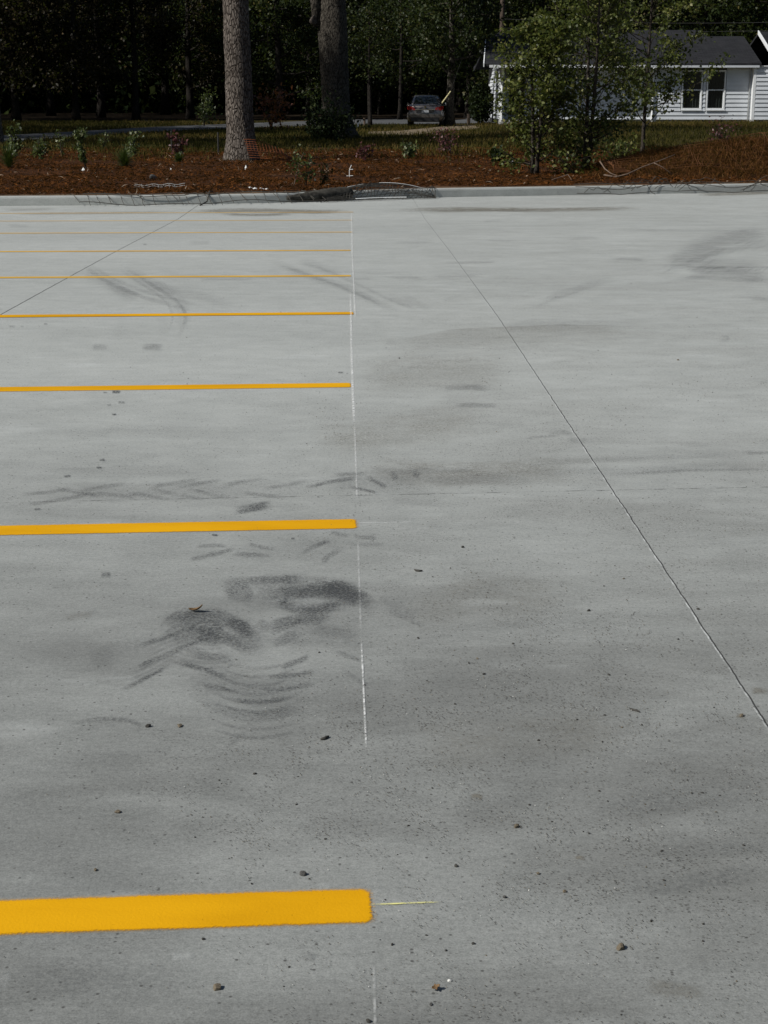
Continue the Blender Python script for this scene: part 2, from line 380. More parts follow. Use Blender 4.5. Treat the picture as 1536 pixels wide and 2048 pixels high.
def link(name, me, mat, parent=None, sm=False):
    for m in (mat if isinstance(mat, (list, tuple)) else [mat]): me.materials.append(m)
    if sm: me.polygons.foreach_set('use_smooth', np.ones(len(me.polygons), bool))
    o = bpy.data.objects.new(name, me); COL.objects.link(o)
    if parent: o.parent = parent
    return o
def quads(name, V, rnd, mat, parent=None):
    """V: (n,4,3) array of separate quads; rnd: per-face value"""
    n = len(V); me = bpy.data.meshes.new(name)
    me.vertices.add(n*4); me.vertices.foreach_set('co', V.astype('f').ravel())
    me.loops.add(n*4); me.loops.foreach_set('vertex_index', np.arange(n*4, dtype='i'))
    me.polygons.add(n); me.polygons.foreach_set('loop_start', np.arange(0, n*4, 4, dtype='i')); 
    me.update(calc_edges=True)
    at_ = me.attributes.new('rnd', 'FLOAT', 'FACE'); at_.data.foreach_set('value', rnd.astype('f'))
    return link(name, me, mat, parent)
def leaf_quads(C, size, rng, aspect=.55, flat=0.0):
    n = len(C); size = np.broadcast_to(size, (n,))
    a = rng.normal(size=(n, 3)); a[:, 2] *= (1-flat*.9)
    a /= np.linalg.norm(a, axis=1, keepdims=True)
    b = rng.normal(size=(n, 3)); b[:, 2] *= (1-flat*.9); b -= a*(a*b).sum(1, keepdims=True); b /= np.linalg.norm(b, axis=1, keepdims=True)+1e-9
    c = np.cross(a, b)
    L_ = a*size[:, None]*.5; W = b*size[:, None]*.5*aspect; bend = c*size[:, None]*.12
    return np.stack([C-L_, C+W-L_*.1+bend, C+L_, C-W-L_*.1+bend], 1)
def empty(name, loc, rz=0.0):
    o = bpy.data.objects.new(name, None); COL.objects.link(o); o.location = loc; o.rotation_euler.z = rz
    o.empty_display_size = .2; return o
def tag(o, label=None, cat=None, group=None, kind=None):
    if label: o['label'] = label
    if cat: o['category'] = cat
    if group: o['group'] = group
    if kind: o['kind'] = kind
    return o
def dup(root, loc, rz=0.0, sc=1.0, label=None):
    r = root.copy(); COL.objects.link(r); r.location = loc; r.rotation_euler = (0, 0, rz)
    r.scale = (sc, sc, sc) if not hasattr(sc, '__len__') else sc
    if label: r['label'] = label
    for ch in list(root.children):
        c = ch.copy(); COL.objects.link(c); c.parent = r
        for g in ch.children:
            d = g.copy(); COL.objects.link(d); d.parent = c
    return r
def sheet(name, xs, ys, zf, mat, kind='structure', inside=None):
    X, Y = np.meshgrid(xs, ys); Z = zf(X, Y); nx, ny = len(xs), len(ys)
    b = MB(); vs = np.stack([X, Y, Z], -1).reshape(-1, 3).tolist(); fs = []
    for j in range(ny-1):
        for i in range(nx-1):
            if inside is None or inside((xs[i]+xs[i+1])/2, (ys[j]+ys[j+1])/2): fs.append((j*nx+i, j*nx+i+1, (j+1)*nx+i+1, (j+1)*nx+i))
    b.add(vs, fs); return tag(b.build(name, mat, sm=True), kind=kind)

# ------------------------------------------------------------------ the setting: lot, kerb, bed, lawn, road
# lot: columns follow the kerb line so that the far edge meets the kerb
xs = np.linspace(-24, 24, 97); ts = np.concatenate([np.linspace(-14, 11, 11)[:-1], [11, 12, 13, 14, 15, 16, 16.8, 18, 19.6, 21, 22.4, 23.2, 24]])
b = MB(); vs = []; ny = len(ts)+1
for t in ts:
    for x in xs: vs.append((x, t, float(lot_z(t))))
for x in xs:
    y = float(kerb_y(x))+.03; vs.append((x, y, float(lot_z(y))))
nx = len(xs)
b.add(vs, [(j*nx+i, j*nx+i+1, (j+1)*nx+i+1, (j+1)*nx+i) for j in range(ny-1) for i in range(nx-1)])
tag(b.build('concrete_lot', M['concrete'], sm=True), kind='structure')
# kerb
b = MB(); kxs = np.linspace(-22, 22, 353)
prof = [(-.0, -.06), (.004, .03), (.012, KH-.035), (.022, KH-.012), (.045, KH), (KW-.01, KH), (KW, KH-.01), (KW, -.06)]
vs = []
for x in kxs:
    y0 = float(kerb_y(x)); z0 = float(lot_z(y0))
    for (dy, dz) in prof: vs.append((x, y0+dy, z0+dz))
m_ = len(prof)
b.add(vs, [(i*m_+j, (i+1)*m_+j, (i+1)*m_+j+1, i*m_+j+1) for i in range(len(kxs)-1) for j in range(m_-1)])
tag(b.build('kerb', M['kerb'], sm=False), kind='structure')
# land beyond the kerb: bed, lawn, forest floor as bands of one terrain, reaching the horizon
def band(name, d0, d1, n, mat, x0=-40, x1=40, nx=161, kind='structure', dz=0.0):
    xs = np.linspace(x0, x1, nx); b = MB(); vs = []
    for t in np.linspace(0, 1, n):
        for x in xs:
            ky = float(kerb_y(x))+KW-.005
            y0 = d0(x, ky); y1 = d1(x, ky); y = y0+(y1-y0)*t
            vs.append((x, y, float(land_z(x, y))+dz))
    b.add(vs, [(j*nx+i, j*nx+i+1, (j+1)*nx+i+1, (j+1)*nx+i) for j in range(n-1) for i in range(nx-1)])
    return tag(b.build(name, mat, sm=True), kind=kind)
BED_FAR = lambda x: 45.5-.12*(x+7)+.8*math.sin(x*.9)+.5*math.sin(x*2.3+1)
band('soil_edge', lambda x, k: k, lambda x, k: k+.55+.12*math.sin(x*2.1), 4, M['edge_soil'])
band('planting_bed', lambda x, k: k+.55+.12*math.sin(x*2.1), lambda x, k: BED_FAR(x), 40, M['soil'])
band('lawn', lambda x, k: BED_FAR(x), lambda x, k: 96, 60, M['lawn'])
b = MB(); gx = np.linspace(-400, 400, 61); gy = [96, 110, 125, 140, 160, 175, 190, 210, 240, 300, 700]
b.add([(x, y, float(land_z(x, 96))+float(14*smooth(160, 215, y))) for y in gy for x in gx], [(j*61+i, j*61+i+1, (j+1)*61+i+1, (j+1)*61+i) for j in range(len(gy)-1) for i in range(60)])
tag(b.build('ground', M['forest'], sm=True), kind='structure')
for sx_ in (-1, 1):
    b = MB(); vs = [(sx_*40, y, float(land_z(sx_*40, y))) for y in (27, 36, 46, 60, 80, 96.5)]+[(sx_*400, y, float(land_z(sx_*40, 96))) for y in (27, 36, 46, 60, 80, 96.5)]
    b.add(vs, [(i, i+1, i+7, i+6) for i in range(5)] if sx_ < 0 else [(i+1, i, i+6, i+7) for i in range(5)])
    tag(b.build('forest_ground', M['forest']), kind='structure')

def strip(name, near, far, mat, dz, n=40):
    """sheet between two pixel polylines laid on the land"""
    def samp(P):
        P = np.array(P, float); return np.stack([np.linspace(P[0, 0], P[-1, 0], n), np.interp(np.linspace(P[0, 0], P[-1, 0], n), P[:, 0], P[:, 1])], 1)
    a, c = samp(near), samp(far); vs = []
    for i in range(n):
        p = Gd(*a[i]); q = Gd(*c[i])
        for t in (0, .25, .5, .75, 1):
            r = p.lerp(q, t); vs.append((r.x, r.y, float(land_z(r.x, r.y))+dz))
    b = MB(); b.add(vs, [(i*5+j, (i+1)*5+j, (i+1)*5+j+1, i*5+j+1) for i in range(n-1) for j in range(4)])
    return tag(b.build(name, mat, sm=True), kind='structure')
strip('road', [(-250, 304), (0, 285), (150, 274), (300, 265), (450, 258), (700, 250), (980, 246.5), (1250, 244)],
      [(-250, 285), (0, 272), (150, 264), (300, 255), (450, 249), (700, 239), (980, 236.5), (1250, 235)], M['road'], .02)
strip('driveway', [(735, 268), (800, 271), (850, 268), (900, 262), (960, 257)], [(735, 264), (800, 262), (850, 257), (900, 252), (960, 249)], M['track'], .012, 24)

# ------------------------------------------------------------------ paint and chalk on the lot
STRIPES = [  # centre y at left edge x=0 and at right end, right end x
    (1835, 1812, 736), (1061.5, 1048, 709), (779, 770.5, 699), (633, 627, 705), (555.5, 552, 700), (503.5, 501, 700), (466.8, 464.5, 704), (442.5, 440.5, 704), (427, 424.5, 706)]
SLAB = ['nearest and thickest of the yellow parking stripes, rounded end by the chalk line', 'second yellow parking stripe from the camera, just beyond the scuffed rubber swirls',
        'third yellow parking stripe from the camera, with oil drops just in front', 'fourth yellow parking stripe, where the left saw cut leaves the photo',
        'fifth yellow parking stripe, crossed by curved tyre tracks', 'sixth yellow parking stripe, crossed by the left saw cut',
        'seventh yellow parking stripe, thin and pale in the distance', 'eighth yellow parking stripe, faint, second from the kerb',
        'farthest faint yellow parking stripe, lying nearest the kerb']
for i, (yl, yr, xr) in enumerate(STRIPES):
    A = L(xr, yr); B = L(0, yl); d = (B-A); d.z = 0; ln = d.length*1.5; d.normalize(); nv = Vector((-d.y, d.x, 0))
    pw = (.063, .062, .064, .068, .068, .064, .052, .042, .036)[i]; hw = pw+.02; zo = .0018+(.0014 if yr < 690 else 0); b = MB(); n = 14; vs = []; uv = []
    for k in range(n+1):
        u = -.03+(ln+.03)*k/n; p = A+d*u
        for s_ in (-1, 1):
            q = p+nv*hw*s_; vs.append((q.x, q.y, float(lot_z(q.y))+zo)); uv.append((u+.03, hw*s_*.055/pw))
    b.add(vs, [(2*k, 2*k+1, 2*k+3, 2*k+2) for k in range(n)], uv)
    tag(b.build('parking_stripe', M['yellow' if i < 4 else 'yellow_thin']), SLAB[i], 'stripe', 'yellow parking bay stripes')

def ribbon(b, pts, hw, st, zoff, nseg=None):
    pts = np.array(pts, float); seg = np.r_[0, np.cumsum(np.hypot(*np.diff(pts, axis=0).T))]
    n = nseg or max(6, int(seg[-1]/14)); s_ = np.linspace(0, seg[-1], n+1)
    # smooth path
    P = np.stack([np.interp(s_, seg, pts[:, 0]), np.interp(s_, seg, pts[:, 1])], 1)
    for _ in range(2):
        Q = P.copy(); Q[1:-1] = (P[:-2]+2*P[1:-1]+P[2:])/4; P = Q
    T = np.gradient(P, axis=0); T /= np.linalg.norm(T, axis=1, keepdims=True)+1e-9
    Nn = np.stack([-T[:, 1], T[:, 0]], 1); vs = []; uv = []
    for i in range(n+1):
        for q, s in ((-1, 0), (0, .5), (1, 1)):
            p = P[i]+Nn[i]*hw*q; g = L(p[0], p[1], zoff); vs.append(tuple(g)); uv.append((i/n, s))
    b.add(vs, [(3*i+j, 3*i+j+1, 3*i+j+4, 3*i+j+3) for i in range(n) for j in (0, 1)], uv, st)

def chalk(name, segs, mat, label):
    b = MB()
    for (pts, hwm, st) in segs:
        n = max(4, int(abs(pts[-1][1]-pts[0][1])/12), int(abs(pts[-1][0]-pts[0][0])/12)); P = np.array(pts, float)
        vs = []; uv = []
        t = np.linspace(0, 1, n+1); key = np.linspace(0, 1, len(P))
        C = [L(np.interp(q, key, P[:, 0]), np.interp(q, key, P[:, 1])) for q in t]
        for i, c in enumerate(C):
            d = C[min(i+1, n)]-C[max(i-1, 0)]; nv = Vector((-d.y, d.x, 0)).normalized()*hwm
            for q, s in ((-1, 0), (0, .5), (1, 1)):
                p = c+nv*q; vs.append((p.x, p.y, float(lot_z(p.y))+(.0021 if p.y < 10.5 else .0036))); uv.append((i/n, s))
        b.add(vs, [(3*i+j, 3*i+j+1, 3*i+j+4, 3*i+j+3) for i in range(n) for j in (0, 1)], uv, st)
    return tag(b.build(name, mat, attr='str'), label, 'chalk line')
CH = [([(703, 424), (705, 520)], .016, .5, 'far end of the white chalk line, past the distant yellow stripes'), ([(704.5, 505), (711, 642)], .010, .6, 'faint right one of two chalk lines crossing the fourth and fifth yellow stripes'),
      ([(701, 575), (703, 700), (706.5, 805), (709, 850)], .010, .75, 'bright white chalk stretch past the third yellow stripe'), ([(709, 850), (711, 900), (714.5, 1010)], .006, .55, 'faint chalk stretch ending by the small tyre lug marks'),
      ([(716, 1075), (722, 1270)], .005, .32, 'barely visible chalk stretch by the dark rubber swirl'), ([(722.5, 1275), (728, 1400), (733, 1505)], .0038, .85, 'thin bright chalk stretch right of the lower rubber scuffs'),
      ([(747, 1930), (751, 2060)], .0038, .28, 'faint chalk stretch running off the bottom of the photo'), ([(711, 1046.5), (770, 1046), (830, 1045)], .005, .6, 'short white chalk dash off the end of the second yellow stripe')]
for p_, h_, st_, lb in CH: chalk('chalk_line', [(p_, h_, st_)], M['chalk'], lb)
chalk('chalk_line', [([(737, 1811), (800, 1808.5), (888, 1805)], .0042, 1.1)], M['chalk_yellow'], 'short yellowish chalk dash off the end of the nearest yellow stripe')

# ------------------------------------------------------------------ rubber scuffs, dirt, drips (surface marks of the lot)
c8 = lambda P: [(200+x/2.194, 900+y/2.194) for x, y in P]
r1 = lambda P: [(x/2, 380+y/2) for x, y in P]
r2 = lambda P: [(768+x/2, 380+y/2) for x, y in P]
r3 = lambda P: [(x/2, 700+y/2) for x, y in P]
MK = []
def A8(p, hw, st): MK.append((c8(p), hw/2.194*(2.2 if hw > 12 else 1.75), st*(1.0 if hw > 12 else 1.25)))
A8([(730, 670), (800, 630), (900, 612), (1000, 605), (1080, 612), (1140, 645), (1180, 685), (1235, 725)], 24, 1.0)
A8([(950, 620), (1040, 612), (1110, 640), (1150, 680)], 24, .9)
A8([(740, 655), (830, 690), (920, 705), (1010, 690), (1090, 660)], 17, .95)
A8([(790, 640), (830, 660), (800, 690)], 22, .5)
A8([(490, 595), (560, 570), (680, 575), (800, 565), (910, 582)], 13, .6)
A8([(780, 560), (840, 565), (910, 582)], 14, .5)
A8([(530, 630), (600, 605), (660, 600)], 18, .6); A8([(550, 640), (640, 650), (680, 675)], 16, .5); A8([(620, 590), (660, 620), (640, 660)], 14, .4)
A8([(240, 790), (330, 750), (420, 725), (500, 722), (580, 745), (640, 785), (690, 830), (725, 865)], 20, .8)
A8([(540, 735), (610, 770), (660, 810), (640, 840)], 20, .55)
A8([(280, 845), (400, 800), (480, 798), (560, 830), (640, 870), (730, 882)], 18, .65)
A8([(420, 810), (490, 820), (540, 850)], 20, .55); A8([(420, 745), (500, 760), (560, 800)], 12, .3)
A8([(140, 865), (270, 830), (380, 780), (480, 765)], 10, .5); A8([(100, 990), (230, 925), (340, 880), (430, 830), (530, 812)], 11, .65)
A8([(90, 1055), (200, 1000), (310, 945)], 9, .45); A8([(370, 865), (440, 900), (520, 917), (590, 908)], 14, .6)
A8([(320, 925), (420, 950), (500, 980), (580, 1005)], 10, .5); A8([(710, 780), (800, 752), (880, 740), (1010, 745)], 14, .55)
A8([(690, 740), (730, 770), (720, 800)], 14, .4); A8([(740, 800), (830, 770), (900, 745)], 12, .35)
A8([(910, 790), (1010, 795), (1080, 805), (1150, 825)], 16, .6); A8([(750, 860), (830, 820), (890, 795)], 15, .45)
A8([(780, 965), (860, 930), (930, 900)], 11, .5); A8([(730, 1002), (840, 990), (970, 965)], 9, .5); A8([(670, 1050), (800, 1050), (900, 1035), (980, 1005)], 9, .6)
A8([(400, 1085), (500, 1130), (600, 1155), (700, 1165), (800, 1150), (920, 1125)], 14, .5); A8([(560, 1095), (660, 1107), (760, 1100), (860, 1078)], 9, .5)
A8([(430, 1025), (540, 1050), (610, 1062)], 8, .35); A8([(1050, 965), (1110, 990), (1150, 1020), (1195, 1045)], 11, .35)
A8([(1020, 880), (1080, 900), (1160, 930)], 9, .3); A8([(560, 1300), (610, 1260), (650, 1220)], 10, .2)
for p in ([(470, 475), (540, 445), (600, 432)], [(410, 425), (500, 415), (570, 420)], [(640, 408), (720, 430), (790, 437)], [(570, 455), (680, 460), (770, 467)],
          [(380, 480), (460, 470), (520, 440)], [(1100, 380), (1160, 385), (1230, 385)], [(1080, 410), (1150, 415), (1260, 415)], [(1000, 360), (1060, 372), (1110, 380)]): A8(p, 8, .4)
A8([(870, 460), (940, 420), (1030, 392)], 9, .5); A8([(960, 505), (1010, 460), (1070, 428)], 12, .35); A8([(1200, 640), (1300, 690), (1420, 740)], 14, .22); A8([(1240, 700), (1330, 730), (1450, 790)], 10, .2)
MK += [([(120, 1452), (190, 1437), (260, 1440), (310, 1462)], 7, .45), ([(130, 1462), (190, 1447), (250, 1448)], 12, .2), ([(460, 1023), (500, 1016), (550, 1008)], 12, .95), ([(470, 1024), (505, 1020), (530, 1016)], 7, .8),
       ([(608, 977), (660, 962), (725, 956)], 6, .7), ([(730, 952), (755, 965), (778, 978)], 7, .75), ([(695, 972), (730, 980), (762, 988)], 5, .7), ([(783, 942), (793, 962)], 9, .5), ([(835, 938), (829, 957)], 11, .55),
       ([(660, 950), (700, 948), (740, 945)], 6, .5), ([(720, 940), (840, 942), (980, 938)], 9, .3), ([(770, 1000), (840, 1004), (900, 1008)], 12, .22)]
for p in ([(40, 1012), (120, 1000), (205, 983)], [(140, 987), (200, 975), (265, 964)], [(180, 985), (235, 990), (285, 997)], [(305, 979), (360, 990), (418, 1001)], [(370, 977), (430, 990), (475, 999)], [(245, 985), (290, 990), (340, 999)],
          [(290, 977), (350, 965), (410, 957)], [(345, 976), (400, 966), (450, 958)], [(440, 972), (490, 962), (540, 955)], [(480, 985), (520, 990), (570, 994)], [(520, 980), (570, 970), (620, 960)], [(100, 975), (160, 985), (215, 996)], [(30, 990), (90, 985), (150, 975)]):
    MK.append((p, 6, .42))
for p, hw, st in (([(320, 310), (420, 370), (480, 400), (560, 445)], 22, .45), ([(400, 350), (490, 405), (580, 440)], 14, .35), ([(470, 300), (560, 360), (650, 400), (700, 430), (738, 470), (735, 520), (690, 600)], 22, .38), ([(530, 340), (620, 385), (720, 410), (820, 430), (970, 480)], 16, .4),
                  ([(1060, 285), (1130, 300), (1220, 340), (1330, 375), (1430, 410), (1550, 480)], 12, .42), ([(1170, 283), (1260, 300), (1300, 320), (1400, 352)], 16, .30), ([(1400, 395), (1500, 440), (1600, 490)], 8, .28),
                  ([(360, 632), (400, 628), (440, 632)], 9, .45), ([(560, 630), (610, 627), (660, 630)], 10, .6), ([(770, 357), (900, 357), (1040, 358)], 4, .6), ([(1400, 355), (1500, 355)], 3, .5),
                  ([(640, 480), (660, 540), (640, 600)], 18, .15), ([(480, 480), (490, 540), (460, 610)], 18, .12), ([(20, 142), (130, 145)], 5, .4), ([(750, 212), (850, 210)], 6, .4), ([(0, 570), (300, 575), (700, 568)], 18, .16)):
    MK.append((r1(p), hw/2*1.9, st*.8))
for p, hw, st in (([(1150, 250), (1230, 230), (1300, 205), (1390, 185), (1560, 165)], 24, .4), ([(1100, 300), (1200, 285), (1300, 260), (1400, 265)], 26, .35), ([(1180, 300), (1290, 300), (1390, 300), (1560, 330)], 26, .42),
                  ([(1130, 357), (1250, 350), (1370, 356), (1560, 368)], 7, .75), ([(1220, 330), (1350, 325), (1480, 345), (1560, 350)], 14, .4), ([(1320, 606), (1380, 602), (1400, 592), (1375, 584), (1330, 584)], 6, .5), ([(1455, 434), (1500, 434), (1550, 440)], 5, .6),
                  ([(240, 292), (350, 290), (470, 288)], 4, .55), ([(10, 350), (90, 350), (170, 351)], 4, .5), ([(180, 345), (300, 345), (420, 338)], 5, .4), ([(30, 210), (120, 209), (220, 207)], 4, .5), ([(870, 158), (1100, 162), (1560, 166)], 4, .5),
                  ([(400, 200), (480, 204), (540, 202)], 4, .4), ([(730, 195), (800, 190), (870, 194)], 5, .35), ([(390, 124), (480, 124)], 4, .4), ([(900, 277), (980, 275), (1060, 284)], 5, .5), ([(0, 420), (90, 450), (140, 490)], 12, .25), ([(60, 410), (130, 450), (200, 490)], 10, .25),
                  ([(450, 545), (640, 532), (830, 540)], 14, .28), ([(620, 540), (900, 530), (1150, 520)], 16, .22), ([(640, 440), (760, 400), (900, 370)], 16, .2), ([(0, 615), (60, 612)], 6, .3)):
    MK.append((r2(p), hw/2*1.9, st*.8))
def arc8(cx, cy, rx, ry, a0, a1, hw, st): A8([(cx+rx*math.cos(math.radians(a)), cy+ry*math.sin(math.radians(a))) for a in np.linspace(a0, a1, 12)], hw, st)
for k in range(9):     # fanned tread ribs round the two pivots of the scuff
    arc8(690, 790+14*k, 250+22*k, 170+24*k, 40+3*k, 140-2*k, 6.5, .22+.04*(k % 3))
for k in range(7):
    arc8(930, 665, 70+28*k, 26+13*k, 190+6*k, 330-5*k, 7, .30-.02*k); arc8(930, 665, 60+26*k, 20+13*k, 20+8*k, 120, 6.5, .26)
    arc8(500, 810, 70+30*k, 30+17*k, 185, 320-12*k, 7, .32-.02*k); arc8(480, 800, 80+34*k, 36+20*k, 60-2*k, 150, 6.5, .24)
for k in range(8):
    A8([(70+26*k, 1060-34*k), (170+22*k, 1015-34*k), (280+18*k, 955-28*k), (350+16*k, 905-22*k)], 6.5, .26)
for p, hw, st in (([(310, 285), (420, 365), (560, 425), (720, 468), (790, 500)], 7, .5), ([(330, 280), (450, 355), (590, 412), (760, 452), (860, 478)], 6, .4), ([(470, 295), (600, 375), (700, 435), (748, 490), (742, 540), (690, 620)], 6, .5), ([(450, 300), (570, 378), (660, 436), (700, 500), (660, 600)], 5, .35),
                  ([(1050, 280), (1200, 328), (1380, 392), (1500, 450), (1600, 510)], 5, .45), ([(1160, 278), (1300, 318), (1450, 385), (1560, 440), (1700, 490)], 5, .35)):
    MK.append((r1(p), hw/2*1.9, st))
for p, hw, st in (([(1090, 320), (1180, 275), (1300, 226), (1430, 192), (1600, 170)], 26, .40), ([(1120, 330), (1210, 290), (1330, 250), (1450, 228), (1600, 215)], 9, .35), ([(1170, 345), (1300, 322), (1440, 335), (1600, 372)], 18, .4), ([(590, 470), (700, 420), (840, 375), (960, 345)], 12, .22)):
    MK.append((r2(p), hw/2*1.9, st))
for k in range(26):   # lugs of the tractor tyre print at the right
    x = 1090+k*18; y = 330-k*5.2 if k < 20 else 226
    y += random.uniform(-26, 30); MK.append((r2([(x, y), (x+22, y-9), (x+46, y-22)]), 3.0, .16))
    MK.append((r2([(1180+k*14, 315+random.uniform(-5, 28)), (1210+k*14, 306), (1245+k*14, 312)]), 2.6, .3))
MK += [([(880, 778), (935, 773), (990, 778)], 9, .5), ([(905, 812), (950, 809), (1005, 812)], 7, .45), ([(1090, 866), (1120, 863), (1150, 868)], 7, .35), ([(1040, 878), (1080, 872), (1130, 872)], 4, .3), ([(1130, 880), (1180, 880)], 8, .25),
       ([(760, 950), (900, 960), (1100, 950)], 16, .22), ([(1000, 945), (1250, 945), (1560, 925)], 14, .22), ([(1220, 948), (1400, 940), (1560, 938)], 4, .3), ([(1480, 905), (1560, 905)], 7, .4), ([(1000, 930), (1300, 915), (1560, 905)], 8, .18),
       ([(200, 1150), (212, 1149), (224, 1150)], 8, .7), ([(160, 1230), (200, 1222)], 9, .18), ([(900, 1640), (1000, 1610), (1100, 1600)], 30, .12), ([(1200, 1780), (1350, 1770), (1560, 1740)], 30, .28), ([(1300, 1720), (1400, 1700), (1560, 1690)], 26, .25),
       ([(1150, 1620), (1350, 1600), (1560, 1580)], 40, .25), ([(0, 1960), (200, 1950), (420, 1990)], 60, .2), ([(-60, 1560), (150, 1520), (400, 1500)], 26, .15), ([(0, 870), (300, 862), (620, 872)], 18, .15), ([(0, 960), (200, 940), (500, 945)], 16, .18),
       ([(750, 1290), (1000, 1255), (1300, 1230)], 30, .15), ([(1060, 620), (1100, 600), (1180, 575)], 4, .2), ([(607, 1905), (618, 1915), (632, 1912)], 12, .7)]
for (x, y, hl, st) in [(134, 952, 9, .95), (198, 935, 7, .9), (204, 920, 7, .9), (75, 1018, 8, .9), (429, 1070, 7, .9), (585, 1077, 4, .9), (232, 784, 10, .9), (243, 805, 9, .6), (218, 810, 5, .8), (228, 829, 6, .8), (210, 785, 5, .6),
                       (290, 489, 5, .7), (24, 653, 8, .7), (91, 648, 5, .7), (44, 653, 4, .6), (681, 745, 6, .8)]:
    MK.append(([(x-hl, y), (x, y-.4), (x+hl, y)], max(2.2, hl*.42), st*1.5))
for P_, hw_, st_ in (([(480, 1190), (600, 1180), (740, 1200)], 50, .42), ([(310, 1260), (450, 1255), (560, 1290)], 55, .42), ([(330, 1340), (520, 1390), (700, 1360)], 50, .28), ([(520, 1270), (640, 1260), (760, 1270)], 45, .3), ([(430, 1100), (600, 1090), (760, 1090)], 36, .16), ([(60, 985), (350, 985), (640, 970)], 26, .2), ([(640, 965), (740, 965), (850, 955)], 26, .25), ([(160, 1330), (240, 1300), (330, 1280)], 30, .2)):
    MK.append((P_, hw_, st_))
b = MB()
for k, (p, hw, st) in enumerate(MK): ribbon(b, p, hw, st*(1.05 if p[0][1] > 690 else .62), .0007+.000006*k+(.0012 if p[0][1] < 690 else 0))
tag(b.build('rubber_marks', M['rubber'], attr='str'), kind='structure')
DK = [([(740, 700), (900, 660), (1120, 650), (1350, 655)], 60, .25), ([(690, 760), (850, 745), (1050, 740)], 55, .25), ([(600, 865), (700, 880), (850, 855), (1000, 830)], 50, .28), ([(700, 930), (850, 950), (1000, 945), (1200, 935)], 36, .3),
      ([(360, 424), (500, 420), (640, 424), (720, 421)], 6, .9), ([(430, 428), (520, 430), (600, 427)], 4, .8), ([(760, 421), (900, 418), (1080, 420), (1260, 417), (1320, 420)], 6, .9), ([(830, 424), (950, 421), (1100, 420)], 4, .7),
      ([(1380, 389), (1460, 388), (1580, 384)], 5, .9), ([(0, 428), (200, 426), (380, 424)], 4, .4), ([(0, 420), (120, 418)], 4, .3), ([(940, 1596), (955, 1592), (968, 1598)], 10, .8), ([(1148, 1718), (1160, 1714), (1172, 1719)], 6, .8), ([(1470, 1433), (1482, 1431), (1492, 1434)], 8, .6),
      ([(126, 1240), (150, 1232), (190, 1228)], 9, .3), ([(1280, 1970), (1350, 1980), (1420, 1990)], 22, .35), ([(1500, 1380), (1540, 1382)], 10, .7), ([(800, 1240), (950, 1190), (1150, 1200)], 60, .2), ([(800, 1500), (1000, 1480), (1300, 1460)], 70, .22)]
b = MB()
for k, (p, hw, st) in enumerate(DK): ribbon(b, p, hw, st, .0004+.00001*k+(.0008 if p[0][1] < 690 else 0))
tag(b.build('dirt_film', M['dirt'], attr='str'), kind='structure')
PK = [([(340, 1915), (365, 1910), (392, 1914)], 9, .8), ([(630, 1778), (648, 1770), (665, 1775)], 7, .8), ([(-20, 1965), (5, 1958), (25, 1965)], 16, .6), ([(1240, 1090), (1256, 1100), (1268, 1106)], 8, .6), ([(1300, 1715), (1330, 1725), (1370, 1745)], 6, .5), ([(640, 1895), (720, 1880), (760, 1890)], 22, .25),
      ([(350, 895), (420, 894), (480, 893)], 3, .35), ([(0, 820), (40, 820), (90, 819)], 3, .6), ([(0, 1285), (150, 1240), (330, 1230)], 40, .25), ([(740, 990), (790, 992)], 4, .6), ([(690, 1720), (740, 1750), (760, 1800)], 20, .2), ([(1250, 1890), (1280, 1930), (1300, 1950)], 16, .25),
      ([(820, 560), (900, 552), (1000, 548)], 8, .35), ([(560, 440), (640, 436), (760, 440)], 4, .3), ([(0, 1110), (120, 1100), (260, 1110)], 30, .2), ([(560, 1215), (610, 1205), (660, 1210)], 10, .6), ([(360, 1285), (450, 1310), (560, 1330)], 12, .3)]
b = MB()
for k, (p, hw, st) in enumerate(PK): ribbon(b, p, hw*1.5, st*.33, .0024+.00001*k+(.0012 if p[0][1] < 690 else 0))
tag(b.build('pale_dust', M['pale'], attr='str'), kind='structure')

# ------------------------------------------------------------------ stones, leaves and grit on the lot
def stone_mesh(name, seed, flat=.6, rough=.28):
    r = random.Random(seed); bm = bmesh.new(); bmesh.ops.create_icosphere(bm, subdivisions=2, radius=.5)
    ax = [Vector((r.gauss(0, 1), r.gauss(0, 1), r.gauss(0, 1))).normalized() for _ in range(7)]; cut = [r.uniform(.22, .42) for _ in ax]
    for v in bm.verts:
        for a, c in zip(ax, cut):
            d = v.co.dot(a)
            if d > c: v.co -= a*(d-c)*.9
        v.co *= 1+r.uniform(-.05, .05)*rough*3
        v.co.z *= flat; v.co.y *= .85
    me = bpy.data.meshes.new(name); bm.to_mesh(me); bm.free(); return me
SM = [stone_mesh('pebble', 10+i, .55+.07*(i % 4)) for i in range(6)]
def mat_copy(me, m): q = me.copy(); q.materials.clear(); q.materials.append(m); return q
SMM = {k: [mat_copy(me, M[k]) for me in SM] for k in ('stone_brown', 'stone_grey', 'stone_dark', 'stone_pale')}
def put_stone(px, py, wpx, mk, label, name='stone', grp=None, rz=None, zs=1.0):
    p = L(px, py); dist = math.hypot(p.y, H); s = wpx/F*dist
    o = bpy.data.objects.new(name, random.choice(SMM[mk])); COL.objects.link(o)
    o.scale = (s*1.05, s, s*zs); o.rotation_euler = (0, 0, random.uniform(0, 6.3) if rz is None else rz); o.location = (p.x, p.y, p.z+s*.16*zs)
    return tag(o, label, 'stone' if name == 'stone' else 'pebble', grp)
